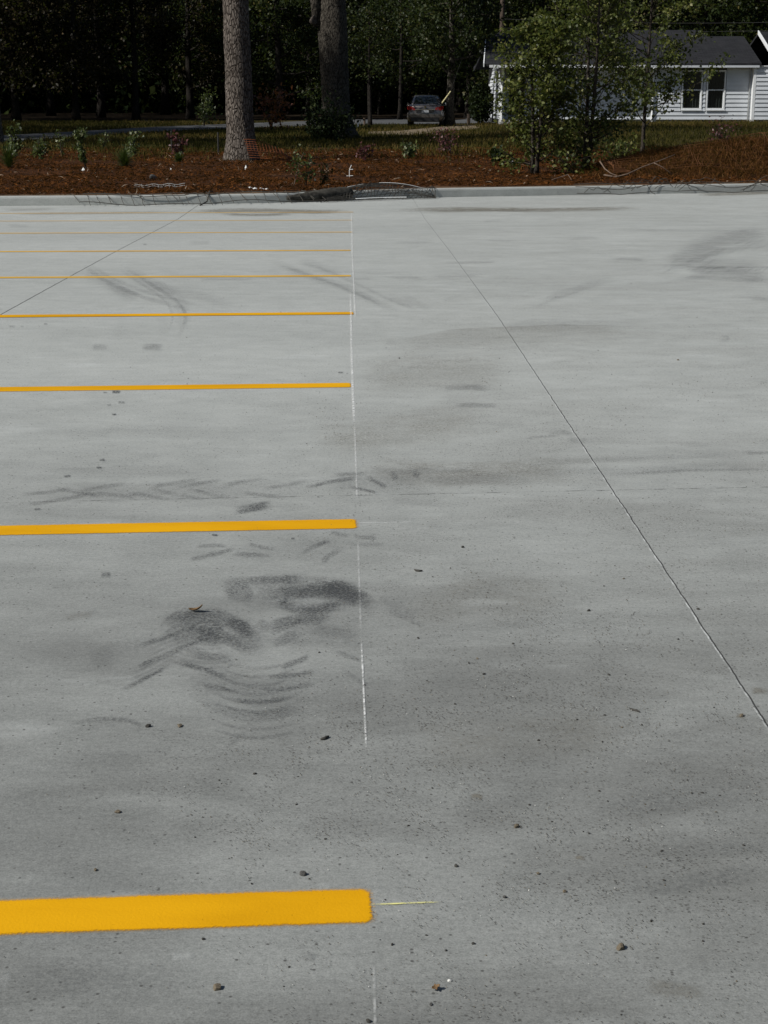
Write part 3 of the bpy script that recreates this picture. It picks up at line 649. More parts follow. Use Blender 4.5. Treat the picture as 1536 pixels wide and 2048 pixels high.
ST = [(1240, 1897, 21, 'stone_brown', 'largest oval tan stone, alone at lower right of the concrete'), (1032, 1654, 15, 'stone_brown', 'tan lump of stone in the open right of the chalk line, above the yellowish dash'),
      (606, 1750, 16, 'stone_grey', 'angular charcoal chip just above the end of the nearest yellow stripe'), (434, 1978, 22, 'stone_brown', 'crumbly brown clod below the nearest yellow stripe'),
      (235, 1625, 15, 'stone_brown', 'tan clod lying alone left above the nearest yellow stripe'), (190, 1741, 10, 'stone_brown', 'small round brown stone above the left of the nearest yellow stripe'),
      (297, 1454, 13, 'stone_dark', 'left of two dark lumps side by side below the rubber swirls'), (359, 1453, 15, 'stone_brown', 'right and browner of two lumps side by side below the rubber swirls'),
      (861, 2010, 9, 'stone_grey', 'rounded grey pebble at bottom just under the curled brown leaf'), (899, 1963, 9, 'stone_pale', 'small flat whitish pebble above the curled brown leaf'), (1129, 1784, 10, 'stone_brown', 'olive brown pebble to the right of the yellowish chalk dash'),
      (1009, 1795, 10, 'stone_grey', 'dull grey pebble beyond the tip of the yellowish chalk dash'), (1076, 1748, 10, 'stone_brown', 'flat olive crumb up and left of the olive brown pebble'), (946, 1888, 9, 'stone_dark', 'black pebble below the yellowish chalk dash tip'),
      (785, 1890, 8, 'stone_dark', 'black pebble below the right end of the nearest yellow stripe'), (407, 1879, 9, 'stone_dark', 'dark pebble just under the middle of the nearest yellow stripe'), (912, 1733, 9, 'stone_dark', 'dark pebble above the start of the yellowish chalk dash'),
      (510, 1548, 9, 'stone_dark', 'dark angular pebble midway between swirls and nearest stripe'), (968, 1349, 8, 'stone_dark', 'dark pebble right of the chalk line, level with the lower scuffs'), (925, 1095, 8, 'stone_dark', 'dark crumb right of the white chalk dash'),
      (836, 1277, 7, 'stone_dark', 'dark crumb just right of the chalk line, below the rubber swirl'), (1177, 1222, 8, 'stone_dark', 'dark pebble midway between chalk line and right saw cut'), (1396, 1219, 7, 'stone_dark', 'dark pebble hugging the right saw cut'),
      (1218, 1350, 7, 'stone_dark', 'dark pebble left of the lower right saw cut'), (737, 2043, 12, 'stone_dark', 'dark splinter of stone cut by the bottom edge of the photo'), (1303, 1843, 8, 'stone_dark', 'black crumb above the largest oval tan stone'), (1484, 1433, 12, 'stone_brown', 'tan crumb in a brown stain at right below the saw cut')]
for (x, y, wp, mk, lb) in ST: put_stone(x, y, wp, mk, lb)
p = L(1058, 1780); o = put_stone(1058, 1781, 4, 'stone_pale', 'tiny bright white chip near the olive brown pebble')
def dens(x, y):
    d = .25*smooth(1150, 1300, y)*smooth(250, 700, x)
    d = d+.8*np.exp(-((x-720)/260)**2-((y-1600)/140)**2)+.9*np.exp(-((x-1150)/380)**2-((y-1560)/230)**2)+.35*np.exp(-((x-1100)/300)**2-((y-1230)/130)**2)
    d = d+.6*np.exp(-((x-690)/60)**2-((y-860)/45)**2)+.12*(y > 700)*(x > 600)+.5*np.exp(-((x-500)/200)**2-((y-1650)/90)**2)+.03
    return d
n = 0
while n < 210:
    x, y = random.uniform(-20, 1556), 640+1420*random.random()**.75
    if random.random() > float(dens(x, y)) or (x < 745 and 1770 < y < 1875): continue
    put_stone(x, y, random.choice((2.2, 2.6, 3, 3.2, 3.6, 4, 5, 6.5))*(.55+.45*min(1, y/1700)), 'stone_dark' if random.random() < .85 else 'stone_brown',
              'tiny dark grit crumb scattered loose on the concrete', 'pebble', 'loose grit crumbs on the concrete'); n += 1
# fine grit: one object
rng = np.random.default_rng(3); V = []; 
cand = rng.uniform((-40, 560), (1580, 2080), (85000, 2)); keep = rng.random(85000) < np.minimum(1, dens(cand[:, 0], cand[:, 1]))*.85*(.15+1.2*np.clip(np.sin(cand[:, 0]*.021+1.3*np.sin(cand[:, 1]*.017))*np.sin(cand[:, 1]*.03+np.sin(cand[:, 0]*.011)*2)+.35, 0, 1))
cand = cand[keep]; cand = cand[~((cand[:, 0] < 745) & (cand[:, 1] > 1772) & (cand[:, 1] < 1870))]
for (x, y) in cand:
    g = L(x, y, .002); s = random.choice((.5, .55, .6, .65, .75, .9, 1.1, 1.4))/F*math.hypot(g.y, H)*(.8+.3*min(1, y/1500))
    a = random.uniform(0, 6.3); c_, s_ = math.cos(a)*s, math.sin(a)*s; t = s*random.uniform(.5, 1.1)
    B = [(g.x+c_, g.y+s_, g.z), (g.x-s_, g.y+c_*.8, g.z), (g.x-c_, g.y-s_, g.z), (g.x+s_*.9, g.y-c_, g.z)]; T = (g.x+c_*.2, g.y+s_*.2, g.z+t)
    for i in range(4): V.append([B[i], B[(i+1) % 4], T, T])
V = np.array(V)
me = bpy.data.meshes.new('grit'); k = len(V)
me.from_pydata(V[:, :3].reshape(-1, 3).tolist(), [], [(3*i, 3*i+1, 3*i+2) for i in range(k)])
a_ = me.attributes.new('rnd', 'FLOAT', 'FACE'); a_.data.foreach_set('value', np.repeat(rng.random(k//4), 4).astype('f'))
tag(link('grit', me, M['grit']), kind='stuff')

def leaf_obj(px, py, wpx, label, curl=.35, rz=0.0, asp=.45, mat='leaf_brown', pts=0):
    p = L(px, py); s = wpx/F*math.hypot(p.y, H); b = MB(); n = 12; vs = []
    for i in range(n+1):
        t = i/n; wd = math.sin(math.pi*min(1, t*1.05))**.7*asp*.5*s*(1+(.35*math.sin(t*pts*math.pi) if pts else 0))
        z = curl*s*(t-.3)**2*1.6+.004
        for q in (-1, -.5, 0, .5, 1): vs.append(((t-.5)*s, q*wd+.12*s*math.sin(t*2.5), z+abs(q)*.12*s))
    b.add(vs, [(5*i+j, 5*i+j+1, 5*i+j+6, 5*i+j+5) for i in range(n) for j in range(4)])
    o = b.build('leaf', M[mat], sm=True); o.location = p; o.rotation_euler = (0, 0, rz)
    md = o.modifiers.new('t', 'SOLIDIFY'); md.thickness = .0012
    return tag(o, label, 'leaf')
leaf_obj(391, 1225, 30, 'curled brown dry leaf on the rim of the left rubber swirl', .55, -.35, .42)
leaf_obj(872, 1981, 17, 'small crumpled orange brown leaf near the bottom of the photo', .4, .2, .9, pts=5)
def twig(pxs, r, label, mat='stone_dark'):
    P = [L(x, y, r*.8) for x, y in pxs]; b = MB(); b.tube(P, [r*.6]+[r]*(len(P)-2)+[r*.4], 6)
    return tag(b.build('twig', M[mat], sm=True), label, 'twig')
twig([(829, 1139), (833, 1141), (838, 1141.5), (845, 1141)], .004, 'thin dark bent twig right of the chalk line above the rubber swirl')
twig([(641, 1478), (648, 1477), (654, 1474), (658, 1472)], .004, 'thin dark curved twig left of the chalk line below the scuffs')
twig([(1260, 1417), (1268, 1420), (1274, 1421), (1279, 1424)], .003, 'thin dark straight twig at right, below the saw cut')

# ------------------------------------------------------------------ trees
def wiggle(p0, d, ln, n, r, jit, up, rnd):
    P = [Vector(p0)]; d = Vector(d).normalized()
    for i in range(n):
        d = (d+Vector((rnd.gauss(0, jit), rnd.gauss(0, jit), rnd.gauss(0, jit)+up))).normalized(); P.append(P[-1]+d*ln/n)
    return P
def gen_tree(seed, Ht, r0, first, spread, nl, nleaf, lsize, cl, base=None, limb_up=.35, topw=.4, trunk_sides=10, aspect=.6, stems=1, flare=1.5, lean=(0, 0), sub=4, twig_r=.012):
    """returns (wood MB, leaf centres, cluster values)"""
    rnd = random.Random(seed); rng = np.random.default_rng(seed); wood = MB(); tips = []
    for s_ in range(stems):
        off = Vector((0, 0, 0)) if stems == 1 else Vector((rnd.uniform(-.15, .15), rnd.uniform(-.15, .15), 0))
        n = 14; P = []; R = []; ph = rnd.uniform(0, 6)
        for i in range(n+1):
            t = i/n; P.append(off+Vector((lean[0]*t*Ht+.02*Ht*math.sin(t*3+ph)*t+off.x*t*4, lean[1]*t*Ht+.02*Ht*math.cos(t*4+ph)*t+off.y*t*4, t*Ht)))
            R.append(r0*((1-t)**.8*.92+.06)*(1+(flare-1)*max(0, 1-t*Ht/(r0*4))**2))
        wood.tube(P, R, trunk_sides)
        for k in range(nl):
            t = first+(1-first)*((k+rnd.random())/nl)**.9
            i = min(n-1, int(t*n)); f = t*n-i; p = P[i].lerp(P[i+1], f)
            a = rnd.uniform(0, 6.283)
            prof = (1-(abs((t-first)/(1-first)-.35)/.75)**2) if topw else 1
            ln = spread*max(.25, prof)*rnd.uniform(.7, 1.15)
            B = wiggle(p, (math.cos(a), math.sin(a), limb_up+rnd.uniform(-.2, .3)), ln, 6, 0, .12, .04, rnd)
            rr = max(twig_r*1.3, R[i]*.38)
            wood.tube(B, [rr*(1-.8*j/6) for j in range(7)], 5, cap=False)
            tips += [B[j] for j in (3, 4, 5, 6)]
            for q in range(sub):
                j = rnd.randint(2, 5); d = B[j+1]-B[j]
                C = wiggle(B[j], d.normalized()+Vector((rnd.gauss(0, .7), rnd.gauss(0, .7), rnd.gauss(0, .4))), ln*rnd.uniform(.25, .5), 4, 0, .2, .03, rnd)
                wood.tube(C, [max(twig_r*.5, rr*.35*(1-.7*m/4)) for m in range(5)], 4, cap=False)
                tips += C[1:]
    T = np.array([tuple(t) for t in tips]); idx = rng.integers(0, len(T), nleaf)
    C = T[idx]+rng.normal(size=(nleaf, 3))*cl*rng.random((nleaf, 1))**.5*np.array([1, 1, .75])
    cv = rng.random(len(T))[idx]
    C[:, 2] = np.maximum(C[:, 2], .05)
    return wood, C, np.clip(.55*cv+.55*rng.random(nleaf)-.05, 0, 1)
def make_tree(name, loc, label, cat, grp, barkm, leafm, lsize, **kw):
    aspect = kw.pop('aspect', .6); root = empty(name, loc)
    wood, C, rv = gen_tree(lsize=lsize, **kw)
    wood.build('trunk', barkm, root, sm=True)
    rng = np.random.default_rng(kw['seed']+99)
    quads('crown', leaf_quads(C, lsize*rng.uniform(.6, 1.25, len(C)), rng, aspect), rv, leafm, root)
    return tag(root, label, cat, grp)

# the near pine
def pine(name, px, py, wpx, label, Ht, seed, lean=0.0, grp=None, needles=9000, loc=None):
    p = loc or Gd(px, py); r = (wpx*.5)/F*p.y; root = empty(name, (p.x, p.y, p.z-.05)); rnd = random.Random(seed)
    b = MB(); n = 60; sides = 28; vs = []
    for i in range(n+1):
        t = i/n; z = t**1.4*Ht
        rr = r*(1-.55*z/Ht)*(1+.42*math.exp(-z/.28))
        cx = lean*z; cy = .03*math.sin(z*.4)
        for j in range(sides):
            a = 2*math.pi*j/sides
            k = rr*(1+.10*math.exp(-z/.5)*math.cos(5*a+seed)+.035*math.sin(11*a+z*3)+.03*rnd.uniform(-1, 1))
            vs.append((cx+math.cos(a)*k, cy+math.sin(a)*k, z))
    b.add(vs, [(i*sides+j, i*sides+(j+1) % sides, (i+1)*sides+(j+1) % sides, (i+1)*sides+j) for i in range(n) for j in range(sides)])
    b.build('trunk', M['pine_bark'], root, sm=True)
    lim = MB(); tips = []
    for k in range(26):
        z = Ht*(.52+.48*k/26); a = k*2.4+rnd.uniform(-.4, .4); ln = 3.6*(1-.75*(k/26))+.5
        B = wiggle((lean*z, 0, z), (math.cos(a), math.sin(a), .25), ln, 6, 0, .1, .05, rnd); lim.tube(B, [.07*(1-.8*j/6)+.01 for j in range(7)], 5, cap=False)
        tips += [B[3], B[4], B[5], B[6], B[6], B[5]+Vector((rnd.uniform(-.6, .6), rnd.uniform(-.6, .6), .1)), B[4]+Vector((rnd.uniform(-.7, .7), rnd.uniform(-.7, .7), .1))]
    lim.build('limbs', M['pine_bark'], root, sm=True)
    rng = np.random.default_rng(seed); T = np.array([tuple(t) for t in tips]); idx = rng.integers(0, len(T), needles)
    C = T[idx]+rng.normal(size=(needles, 3))*.38
    quads('crown', leaf_quads(C, rng.uniform(.25, .5, needles), rng, .16), rng.random(needles), M['needle'], root)
    return tag(root, label, 'pine tree', grp)
pine('pine_tree', 483, 323, 55, 'tall pine trunk with plated grey bark rising from the straw bed', 17, 5, lean=-.013)
pine('pine_tree', -21, 290, 50, 'flared pine base cut off by the left edge of the photo', 18, 8, lean=.004)
# tall pines left of the frame: they throw the shade that lies over bed and lawn
PL = [(-16, 50), (-19, 58), (-24, 47), (-17, 66), (-22, 68), (-28, 58), (-14.5, 44), (-18.5, 62.5), (-30, 66), (-25, 62), (-29, 52)]
src = pine('pine_tree', 0, 0, 1, 'tall pine standing left of the photo, its crown shading the lawn', 16, 12, loc=Vector((PL[0][0], PL[0][1], float(land_z(*PL[0])))), grp='pines left of the view', needles=9000)
src_r = .26
for ch in src.children:
    if ch.name.startswith('trunk'):
        me = ch.data; co = np.empty(len(me.vertices)*3, 'f'); me.vertices.foreach_get('co', co); co = co.reshape(-1, 3); k_ = .26/((.5)/F*PL[0][1]); co[:, :2] *= k_; me.vertices.foreach_set('co', co.ravel()); me.update()
for i, (x, y) in enumerate(PL[1:]): dup(src, (x, y, float(land_z(x, y))-.05), i*1.3, .85+.3*((i*37) % 10)/10)

# big oak with forked trunk, burl and ivy at the foot
p = Gd(676, 276); oak = empty('oak_tree', (p.x, p.y, p.z-.1)); mpp = p.y/F
b = MB(); n = 46; sides = 26; vs = []; rnd = random.Random(3)
for i in range(n+1):
    z = 6.2*(i/n)**1.2; pyx = 276-z/mpp
    cx = np.interp(pyx, [-60, 0, 60, 120, 200, 240, 276], [668, 668, 668, 669, 671, 673, 676]); hw = np.interp(pyx, [-60, 0, 40, 80, 120, 200, 235, 262, 276], [23, 24, 27, 28, 27, 27, 29, 36, 44])
    for j in range(sides):
        a = 2*math.pi*j/sides; k = hw*mpp*(1+.05*math.sin(3*a+z)+.03*rnd.uniform(-1, 1)+.14*math.exp(-z/.5)*math.cos(6*a))
        vs.append(((cx-676)*mpp+math.cos(a)*k, math.sin(a)*k, z))
b.add(vs, [(i*sides+j, i*sides+(j+1) % sides, (i+1)*sides+(j+1) % sides, (i+1)*sides+j) for i in range(n) for j in range(sides)])
zt = 3.9
b.tube([((641-676)*mpp, -.1, 4.0), ((636-676)*mpp, -.12, 4.9), ((632-676)*mpp, -.1, 5.7), ((628-676)*mpp, -.1, 6.6), ((610-676)*mpp, 0, 9.5)], [.2, .2, .19, .18, .08], 12)
b.tube([(-.15, 0, 6.0), (-.1, .2, 8), (.6, .3, 11), (1.2, 0, 14)], [.42, .33, .22, .06], 12)
b.tube([(0, 0, 6.0), (.9, -.3, 8), (2.6, -.5, 10), (4.2, -.4, 12)], [.34, .25, .15, .04], 10)
b.tube([(-.2, 0, 6.2), (-1.2, .5, 8.5), (-3, 1.2, 10.4), (-4.4, 1.6, 11.5)], [.3, .22, .13, .04], 10)
b.build('trunk', M['oak_bark'], oak, sm=True)
bu = bpy.data.objects.new('burl', stone_mesh('burl', 77, .9)); bu.data.materials.append(M['pine_bark']); COL.objects.link(bu); bu.parent = oak
bu.location = ((632-676)*mpp, -.32, (276-52)*mpp); bu.scale = (.34, .34, .42)
rng = np.random.default_rng(21); T = np.concatenate([rng.normal(size=(60, 3))*[1.8, 1.8, 1.2]+c for c in ([0, 0, 13], [3.5, -.4, 11.5], [-3.6, 1.2, 11.2], [.8, 1, 9.8], [-1, -1.5, 9.6], [-2.3, 0, 9.2])])
C = T[rng.integers(0, len(T), 16000)]+rng.normal(size=(16000, 3))*.4
quads('crown', leaf_quads(C, rng.uniform(.1, .2, 16000), rng, .6), rng.random(16000), M['leaf_wood'], oak)
tag(oak, 'thick old oak trunk with a burl and forked top beyond the lawn bed', 'oak tree')

# woodland behind the road: individual trees from six source trees
WG = 'woodland trees behind the road'
def wood_tree(seed, loc, Ht, r0, first, spread, nl, nleaf, ls, cl, leafm, label, name='woodland_tree'):
    return make_tree(name, loc, label, 'tree', WG, M['wood_bark'], M[leafm], ls, seed=seed, Ht=Ht, r0=r0, first=first, spread=spread, nl=nl, nleaf=nleaf, cl=cl, limb_up=.15, sub=5)
def gz(x, y): return float(land_z(x, y)) if y < 96 else float(land_z(x, 96))
def wl(px, Y):
    x = float(at(px, 190, Y).x); return (x, Y, gz(x, Y)-.05)
SRC = [wood_tree(101, wl(560, 100), 13, .26, .10, 4.4, 26, 13000, .24, .55, 'leaf_wood', 'leafy green tree behind the road, between the pine and the oak'),
       wood_tree(102, wl(800, 99), 12, .14, .13, 4.2, 26, 13000, .22, .6, 'leaf_wood', 'leafy green tree behind the road, just right of the oak'),
       wood_tree(103, wl(940, 100), 14, .28, .09, 4.8, 28, 15000, .24, .6, 'leaf_wood', 'dense green tree behind the road, left of the house roof'),
       wood_tree(104, wl(150, 96), 12, .22, .16, 4.0, 24, 11000, .23, .55, 'leaf_autumn', 'browning thin tree behind the road, upper left'),
       wood_tree(105, wl(30, 95), 13, .24, .12, 4.2, 24, 11000, .24, .55, 'leaf_autumn', 'browning tree behind the road at the far left'),
       wood_tree(106, wl(1100, 106), 15, .3, .12, 5, 28, 14000, .26, .6, 'leaf_wood', 'leafy tree standing close behind the left of the house roof')]
WT = [(0, 690, 112, 1.05, 'leafy tree behind the oak trunk, deep in the woods'), (1, 860, 108, 1.0, 'leafy tree behind the parked car'), (2, 1000, 112, 1.1, 'green tree behind the leaning guy wire'), (5, 1250, 104, 1.0, 'leafy tree behind the middle of the house roof'),
      (1, 1400, 102, 1.05, 'green tree behind the ridge step of the house roof'), (2, 1540, 100, 1.1, 'green tree behind the right end of the house'), (3, 270, 98, 1.0, 'thin browning tree behind the road, upper left of the pine'), (4, 380, 104, 1.05, 'dim browning tree behind the pine trunk'),
      (3, -60, 96, 1.0, 'browning tree at the left edge beyond the road'), (0, 460, 108, 1.0, 'dark tree directly behind the pine trunk'), (5, 620, 122, 1.05, 'deep woods tree left behind the oak'), (0, 1700, 98, 1.1, 'tree beyond the right edge of the photo'),
      (4, 100, 118, 1.15, 'shaded tree deep in the woods, far left'), (5, 330, 124, 1.1, 'shaded tree deep in the woods left of the pine'), (2, 520, 128, 1.15, 'shaded tree deep in the woods right of the pine'), (1, 760, 126, 1.15, 'shaded tree deep in the woods right of the oak'),
      (0, 920, 126, 1.15, 'shaded tree deep in the woods above the car'), (2, 1180, 122, 1.15, 'shaded tall tree rising over the house roof'), (5, 1470, 120, 1.15, 'shaded tall tree over the right roof'), (3, 1330, 116, 1.1, 'browning tree over the roof ridge'),
      (4, 200, 108, 1.1, 'shaded browning tree behind the upper left trees'), (3, -180, 100, 1.1, 'tree beyond the left edge of the photo')]
for i, (s_, px, Y, sc, lb) in enumerate(WT): dup(SRC[s_], wl(px, Y), 1.1+i*1.7, sc, lb)
# far woods: one mass
rng = np.random.default_rng(33); n = 150000
X = rng.uniform(-75, 75, n); Y = rng.uniform(130, 165, n)+4*np.sin(X*.15); Zh = 24+3*np.sin(X*.4)+2*np.sin(X*.93); Z = Zh*rng.random(n)**1.25
C = np.stack([X, Y, Z], 1)
q = leaf_quads(C, rng.uniform(.4, .9, n), rng, .7)
X2 = rng.uniform(-62, -30, 24000); Y2 = rng.uniform(60, 140, 24000); Z2 = 24*rng.random(24000)
q2 = leaf_quads(np.stack([X2, Y2, Z2], 1), rng.uniform(.5, 1.1, 24000), rng, .7)
q = np.concatenate([q, q2])
tag(quads('far_woods', q, rng.random(len(q)), M['far_leaf']), kind='stuff')

# the three saplings before the house, thin crowns of small leaves
def sapling(px, py, Ht, seed, label, spread, nl, nleaf, first, stems, leaf=.085, **kw):
    p = Gd(px, py)
    return make_tree('sapling', (p.x, p.y, p.z-.03), label, 'young tree', 'leafy young trees in front of the house', M['twig'], M['leaf_pear'], leaf, seed=seed, Ht=Ht, r0=.05, first=first, spread=spread, nl=nl, nleaf=nleaf, cl=.15, stems=stems, limb_up=.45, sub=4, trunk_sides=8, aspect=.7, twig_r=.006, **kw)
sapling(1068, 349, 2.9, 41, 'left and lowest of the leafy young trees before the house', 1.05, 32, 6800, .05, 2)
sapling(1168, 346, 4.7, 42, 'bushy young tree in the middle before the house, thickest with leaves', 1.35, 46, 9500, .05, 2)
sapling(1284, 322, 5.6, 43, 'right and tallest young tree, its thin stem before the house', 1.95, 50, 12500, .12, 1)

# ------------------------------------------------------------------ house
YF = 77.5; Z0 = float(land_z(10, YF))-.02
def hx(px, Y=YF): return float(at(px, 180, Y).x)
house = empty('house', (hx(1003), YF, Z0)); HL = house.location
def hb(name, mat, parent=None, **kw):
    return kw
def part(mb, name, mat, parent=None, sm=False):
    o = mb.build(name, mat, parent or house, sm)
    return o
def rel(x, y, z): return (x-HL.x, y-HL.y, z-HL.z)
def siding(x0, x1, y, z0, z1, holes=(), axis='x', th=.042, step=.20):
    """lapped boards on a wall facing -y (axis x) or -x (axis y), absolute coordinates -> MB in house space"""
    m = MB(); z = z0
    while z < z1-.02:
        zt = min(z+step, z1); spans = [(x0, x1)]
        for (a, c, lo, hi) in holes:
            if zt > lo+.01 and z < hi-.01:
                ns = []
                for s_, e_ in spans:
                    if a > s_: ns.append((s_, min(a, e_)))
                    if c < e_: ns.append((max(c, s_), e_))
                spans = [q for q in ns if q[1]-q[0] > .02]
        for s_, e_ in spans:
            if axis == 'x':
                P = [(s_, y-th, z), (e_, y-th, z), (e_, y-.004, zt), (s_, y-.004, zt), (s_, y+.08, z), (e_, y+.08, z), (e_, y+.08, zt), (s_, y+.08, zt)]
            else:
                P = [(y-th, e_, z), (y-th, s_, z), (y-.004, s_, zt), (y-.004, e_, zt), (y+.08, e_, z), (y+.08, s_, z), (y+.08, s_, zt), (y+.08, e_, zt)]
            m.add([rel(*q) for q in P], [(0, 1, 2, 3), (1, 0, 4, 5), (3, 2, 6, 7), (0, 3, 7, 4), (2, 1, 5, 6)])
        z = zt
    return m
def rbox(m, x0, y0, z0, x1, y1, z1):
    a = rel(x0, y0, z0); c = rel(x1, y1, z1); return m.box(*a, *c)
EZ = Z0+2.62; XL = hx(1003); XP = hx(1075); XM = hx(1310); XR = hx(1503); XE = 27.0; YB = 86.0
WIN = [(hx(1366), hx(1402)), (hx(1415.5), hx(1448))]; WZ0, WZ1 = Z0+.66, Z0+2.36
ZB = Z0+.12
part(siding(XM+.1, XR, YF, ZB, EZ, [(a-.1, c+.1, WZ0-.1, WZ1+.1) for a, c in WIN]), 'wall', M['siding'])
w2 = [(hx(1205), hx(1245), WZ0, WZ1)]
part(siding(XP, XM-.1, YF+.5, ZB, EZ), 'wall', M['siding'])
part(siding(YF+.2, YB, XL, ZB, EZ+.05, [(79.6, 80.6, WZ0, WZ1)], axis='y'), 'wall', M['siding'])
part(siding(XR+.12, XE, YF-.35, ZB, EZ+.0), 'wall', M['siding'])
part(siding(XL+.12, XP, YF+1.9, ZB, EZ, [(XL+.5, XL+1.3, Z0+.4, Z0+2.4)]), 'porch_wall', M['siding'])
m = MB(); rbox(m, XL+.0, YF+1.95, Z0-.3, XE, YB-.1, EZ+.1)      # inner shell keeps daylight out
part(m, 'interior', M['dark_gap'])
m = MB(); rbox(m, XM, YF+.04, Z0-.3, XE-.05, YF+.28, ZB); rbox(m, XL+.03, YF+.54, Z0-.3, XM, YF+.8, ZB); rbox(m, XR+.12, YF-.3, Z0-.3, XE-.03, YF+.03, ZB)
part(m, 'foundation', M['block'])
m = MB(); rbox(m, XL, YF+.0, Z0-.2, XP, YF+1.85, ZB-.02); part(m, 'porch_floor', M['block'])
def corner(x0, y0, x1, y1, z0=None, z1=None, nm='corner_board'):
    m = MB(); rbox(m, x0, y0, z0 or ZB-.1, x1, y1, z1 or EZ+.0); return part(m, nm, M['trim'])
corner(XM-.09, YF-.03, XM+.09, YF+.55); corner(XR-.02, YF-.38, XR+.11, YF+.02); corner(XL-.05, YF+.03, XL+.12, YF+.2, Z0, EZ, 'porch_post'); corner(XL-.06, YB-.02, XL+.14, YB+.14, Z0)
corner(XP-.06, YF+.45, XP+.06, YF+1.86)
m = MB(); rbox(m, XP-.0, YF+.58, EZ-.3, XM, YF+.62, EZ-.02); part(m, 'frieze_board', M['trim'])
m = MB(); rbox(m, XL+.55, YF+1.9, Z0+.4, XL+1.25, YF+1.94, Z0+2.35); d_ = part(m, 'door', M['curtain'])
def window(x0, x1, z0, z1, y):
    fr = MB(); t = .065
    rbox(fr, x0-t, y-.05, z0-t-.02, x1+t, y+.09, z0); rbox(fr, x0-t, y-.05, z1, x1+t, y+.09, z1+t+.02)
    rbox(fr, x0-t, y-.05, z0, x0, y+.09, z1); rbox(fr, x1, y-.05, z0, x1+t, y+.09, z1)
    zm = (z0+z1)/2; rbox(fr, x0+.0, y-.02, zm-.025, x1, y+.05, zm+.025)
    for xx in (x0, x1-.035): rbox(fr, xx+.001, y-.01, z0+.002, xx+.034, y+.05, zm-.026)
    rbox(fr, x0-t-.03, y-.09, z0-t-.06, x1+t+.03, y-.052, z0-t-.01)
    f = part(fr, 'window', M['trim'])
    gl = MB(); gl.add([rel(x0, y+.04, z0), rel(x1, y+.04, z0), rel(x1, y+.04, z1), rel(x0, y+.04, z1)], [(0, 1, 2, 3)]); part(gl, 'pane', M['glass'], f)
    cu = MB(); n = 28; vs = []
    for i in range(n+1):
        xx = x0+(x1-x0)*i/n; yy = y+.14+.03*math.sin(i*1.35)
        vs += [rel(xx, yy, z0), rel(xx, yy, z1)]
    cu.add(vs, [(2*i, 2*i+2, 2*i+3, 2*i+1) for i in range(n)]); part(cu, 'curtain', M['curtain'], f)
g = N('window_glass'); gp = g.n('ShaderNodeBsdfGlossy'); gp.inputs['Roughness'].default_value = .04; gp.inputs[0].default_value = (.8, .85, .9, 1)
gt = g.n('ShaderNodeBsdfTransparent'); gt.inputs[0].default_value = (.62, .66, .66, 1); gm = g.n('ShaderNodeMixShader'); gm.inputs[0].default_value = .04
g.l(gt.outputs[0], gm.inputs[1]); g.l(gp.outputs[0], gm.inputs[2]); M['glass'] = g.done(gm.outputs[0])
for a, c in WIN: window(a, c, WZ0, WZ1, YF)
# roofs: main gable with a clipped left end, lower right roof, taller end roof
def roof(poly_list, name='roof', mat='shingle', th=.12):
    m = MB()
    for P in poly_list:
        k = len(P); top = [rel(*q) for q in P]; bot = [(x, y, z-th) for x, y, z in top]
        m.add(top+bot, [tuple(range(k)), tuple(range(2*k-1, k-1, -1))]+[(i, i+k, (i+1) % k+k, (i+1) % k) for i in range(k)])
    return part(m, name, M[mat])
YE = YF-.45; ze = EZ+.10; YRD = 81.6
zr = lambda py, Y: float(at(1200, py, Y).z)
Z1 = zr(60, YRD); Z2 = zr(72.5, YRD-.4)
xl = hx(968, YE); xk = hx(1003, YRD); xr1 = hx(1392, YRD); xr2 = hx(1432, YRD)
def rib(x0, x1, ya, za, yb, zb, nx=24, ny=10): return None
RP = [[(xl, YE, ze), (xr2+.2, YE, ze), (xr1, YRD, Z1), (xk, YRD, Z1), (hx(972, YRD-1.0), YRD-1.0, zr(80, YRD-1.0))],
      [(hx(972, YRD-1.0), YRD-1.0, zr(80, YRD-1.0)), (xk, YRD, Z1), (xk, YRD+.05, Z1), (xl, YB+.3, ze), (xl, YB, ze-.1)],
      [(xk, YRD+.01, Z1), (xr1, YRD+.01, Z1), (xr2+.2, YB+.4, ze), (xl, YB+.4, ze)]]
rf = roof(RP)
rf2 = roof([[(xr2-2.2, YE-.03, ze+.03), (XR+.3, YE-.03, ze+.03), (XR+.3, YRD-.4, Z2), (xr1-.6, YRD-.4, Z2)], [(xr1-.6, YRD-.38, Z2), (XR+.3, YRD-.38, Z2), (XR+.3, YB+.4, ze), (xr1-.6, YB+.4, ze)]])
X3 = hx(1511, YRD-.6); Z3 = zr(63, YRD-.6)
rf3 = roof([[(X3, YE-.5, ze+.05), (XE+.4, YE-.5, ze+.05), (XE+.4, YRD-.6, Z3), (X3, YRD-.6, Z3)], [(X3, YRD-.58, Z3), (XE+.4, YRD-.58, Z3), (XE+.4, YB+.4, ze), (X3, YB+.4, ze)]])
m = MB(); t_ = [(X3-.06, YE-.55, ze-.16), (X3-.06, YRD-.6, Z3-.14), (X3-.06, YRD-.6, Z3+.05), (X3-.06, YE-.55, ze+.06)]
m.add([rel(*q) for q in t_]+[rel(x+.05, y, z) for x, y, z in t_], [(3, 2, 1, 0), (4, 5, 6, 7), (0, 1, 5, 4), (2, 3, 7, 6), (1, 2, 6, 5), (3, 0, 4, 7)]); part(m, 'rake_board', M['trim'])
m = MB(); t_ = [(xl-.06, YE-.05, ze-.14), (hx(971, YRD-1.0)-.06, YRD-1.0, zr(80, YRD-1)-.16), (hx(971, YRD-1.0)-.06, YRD-1.0, zr(80, YRD-1)+.02), (xl-.06, YE-.05, ze+.03)]
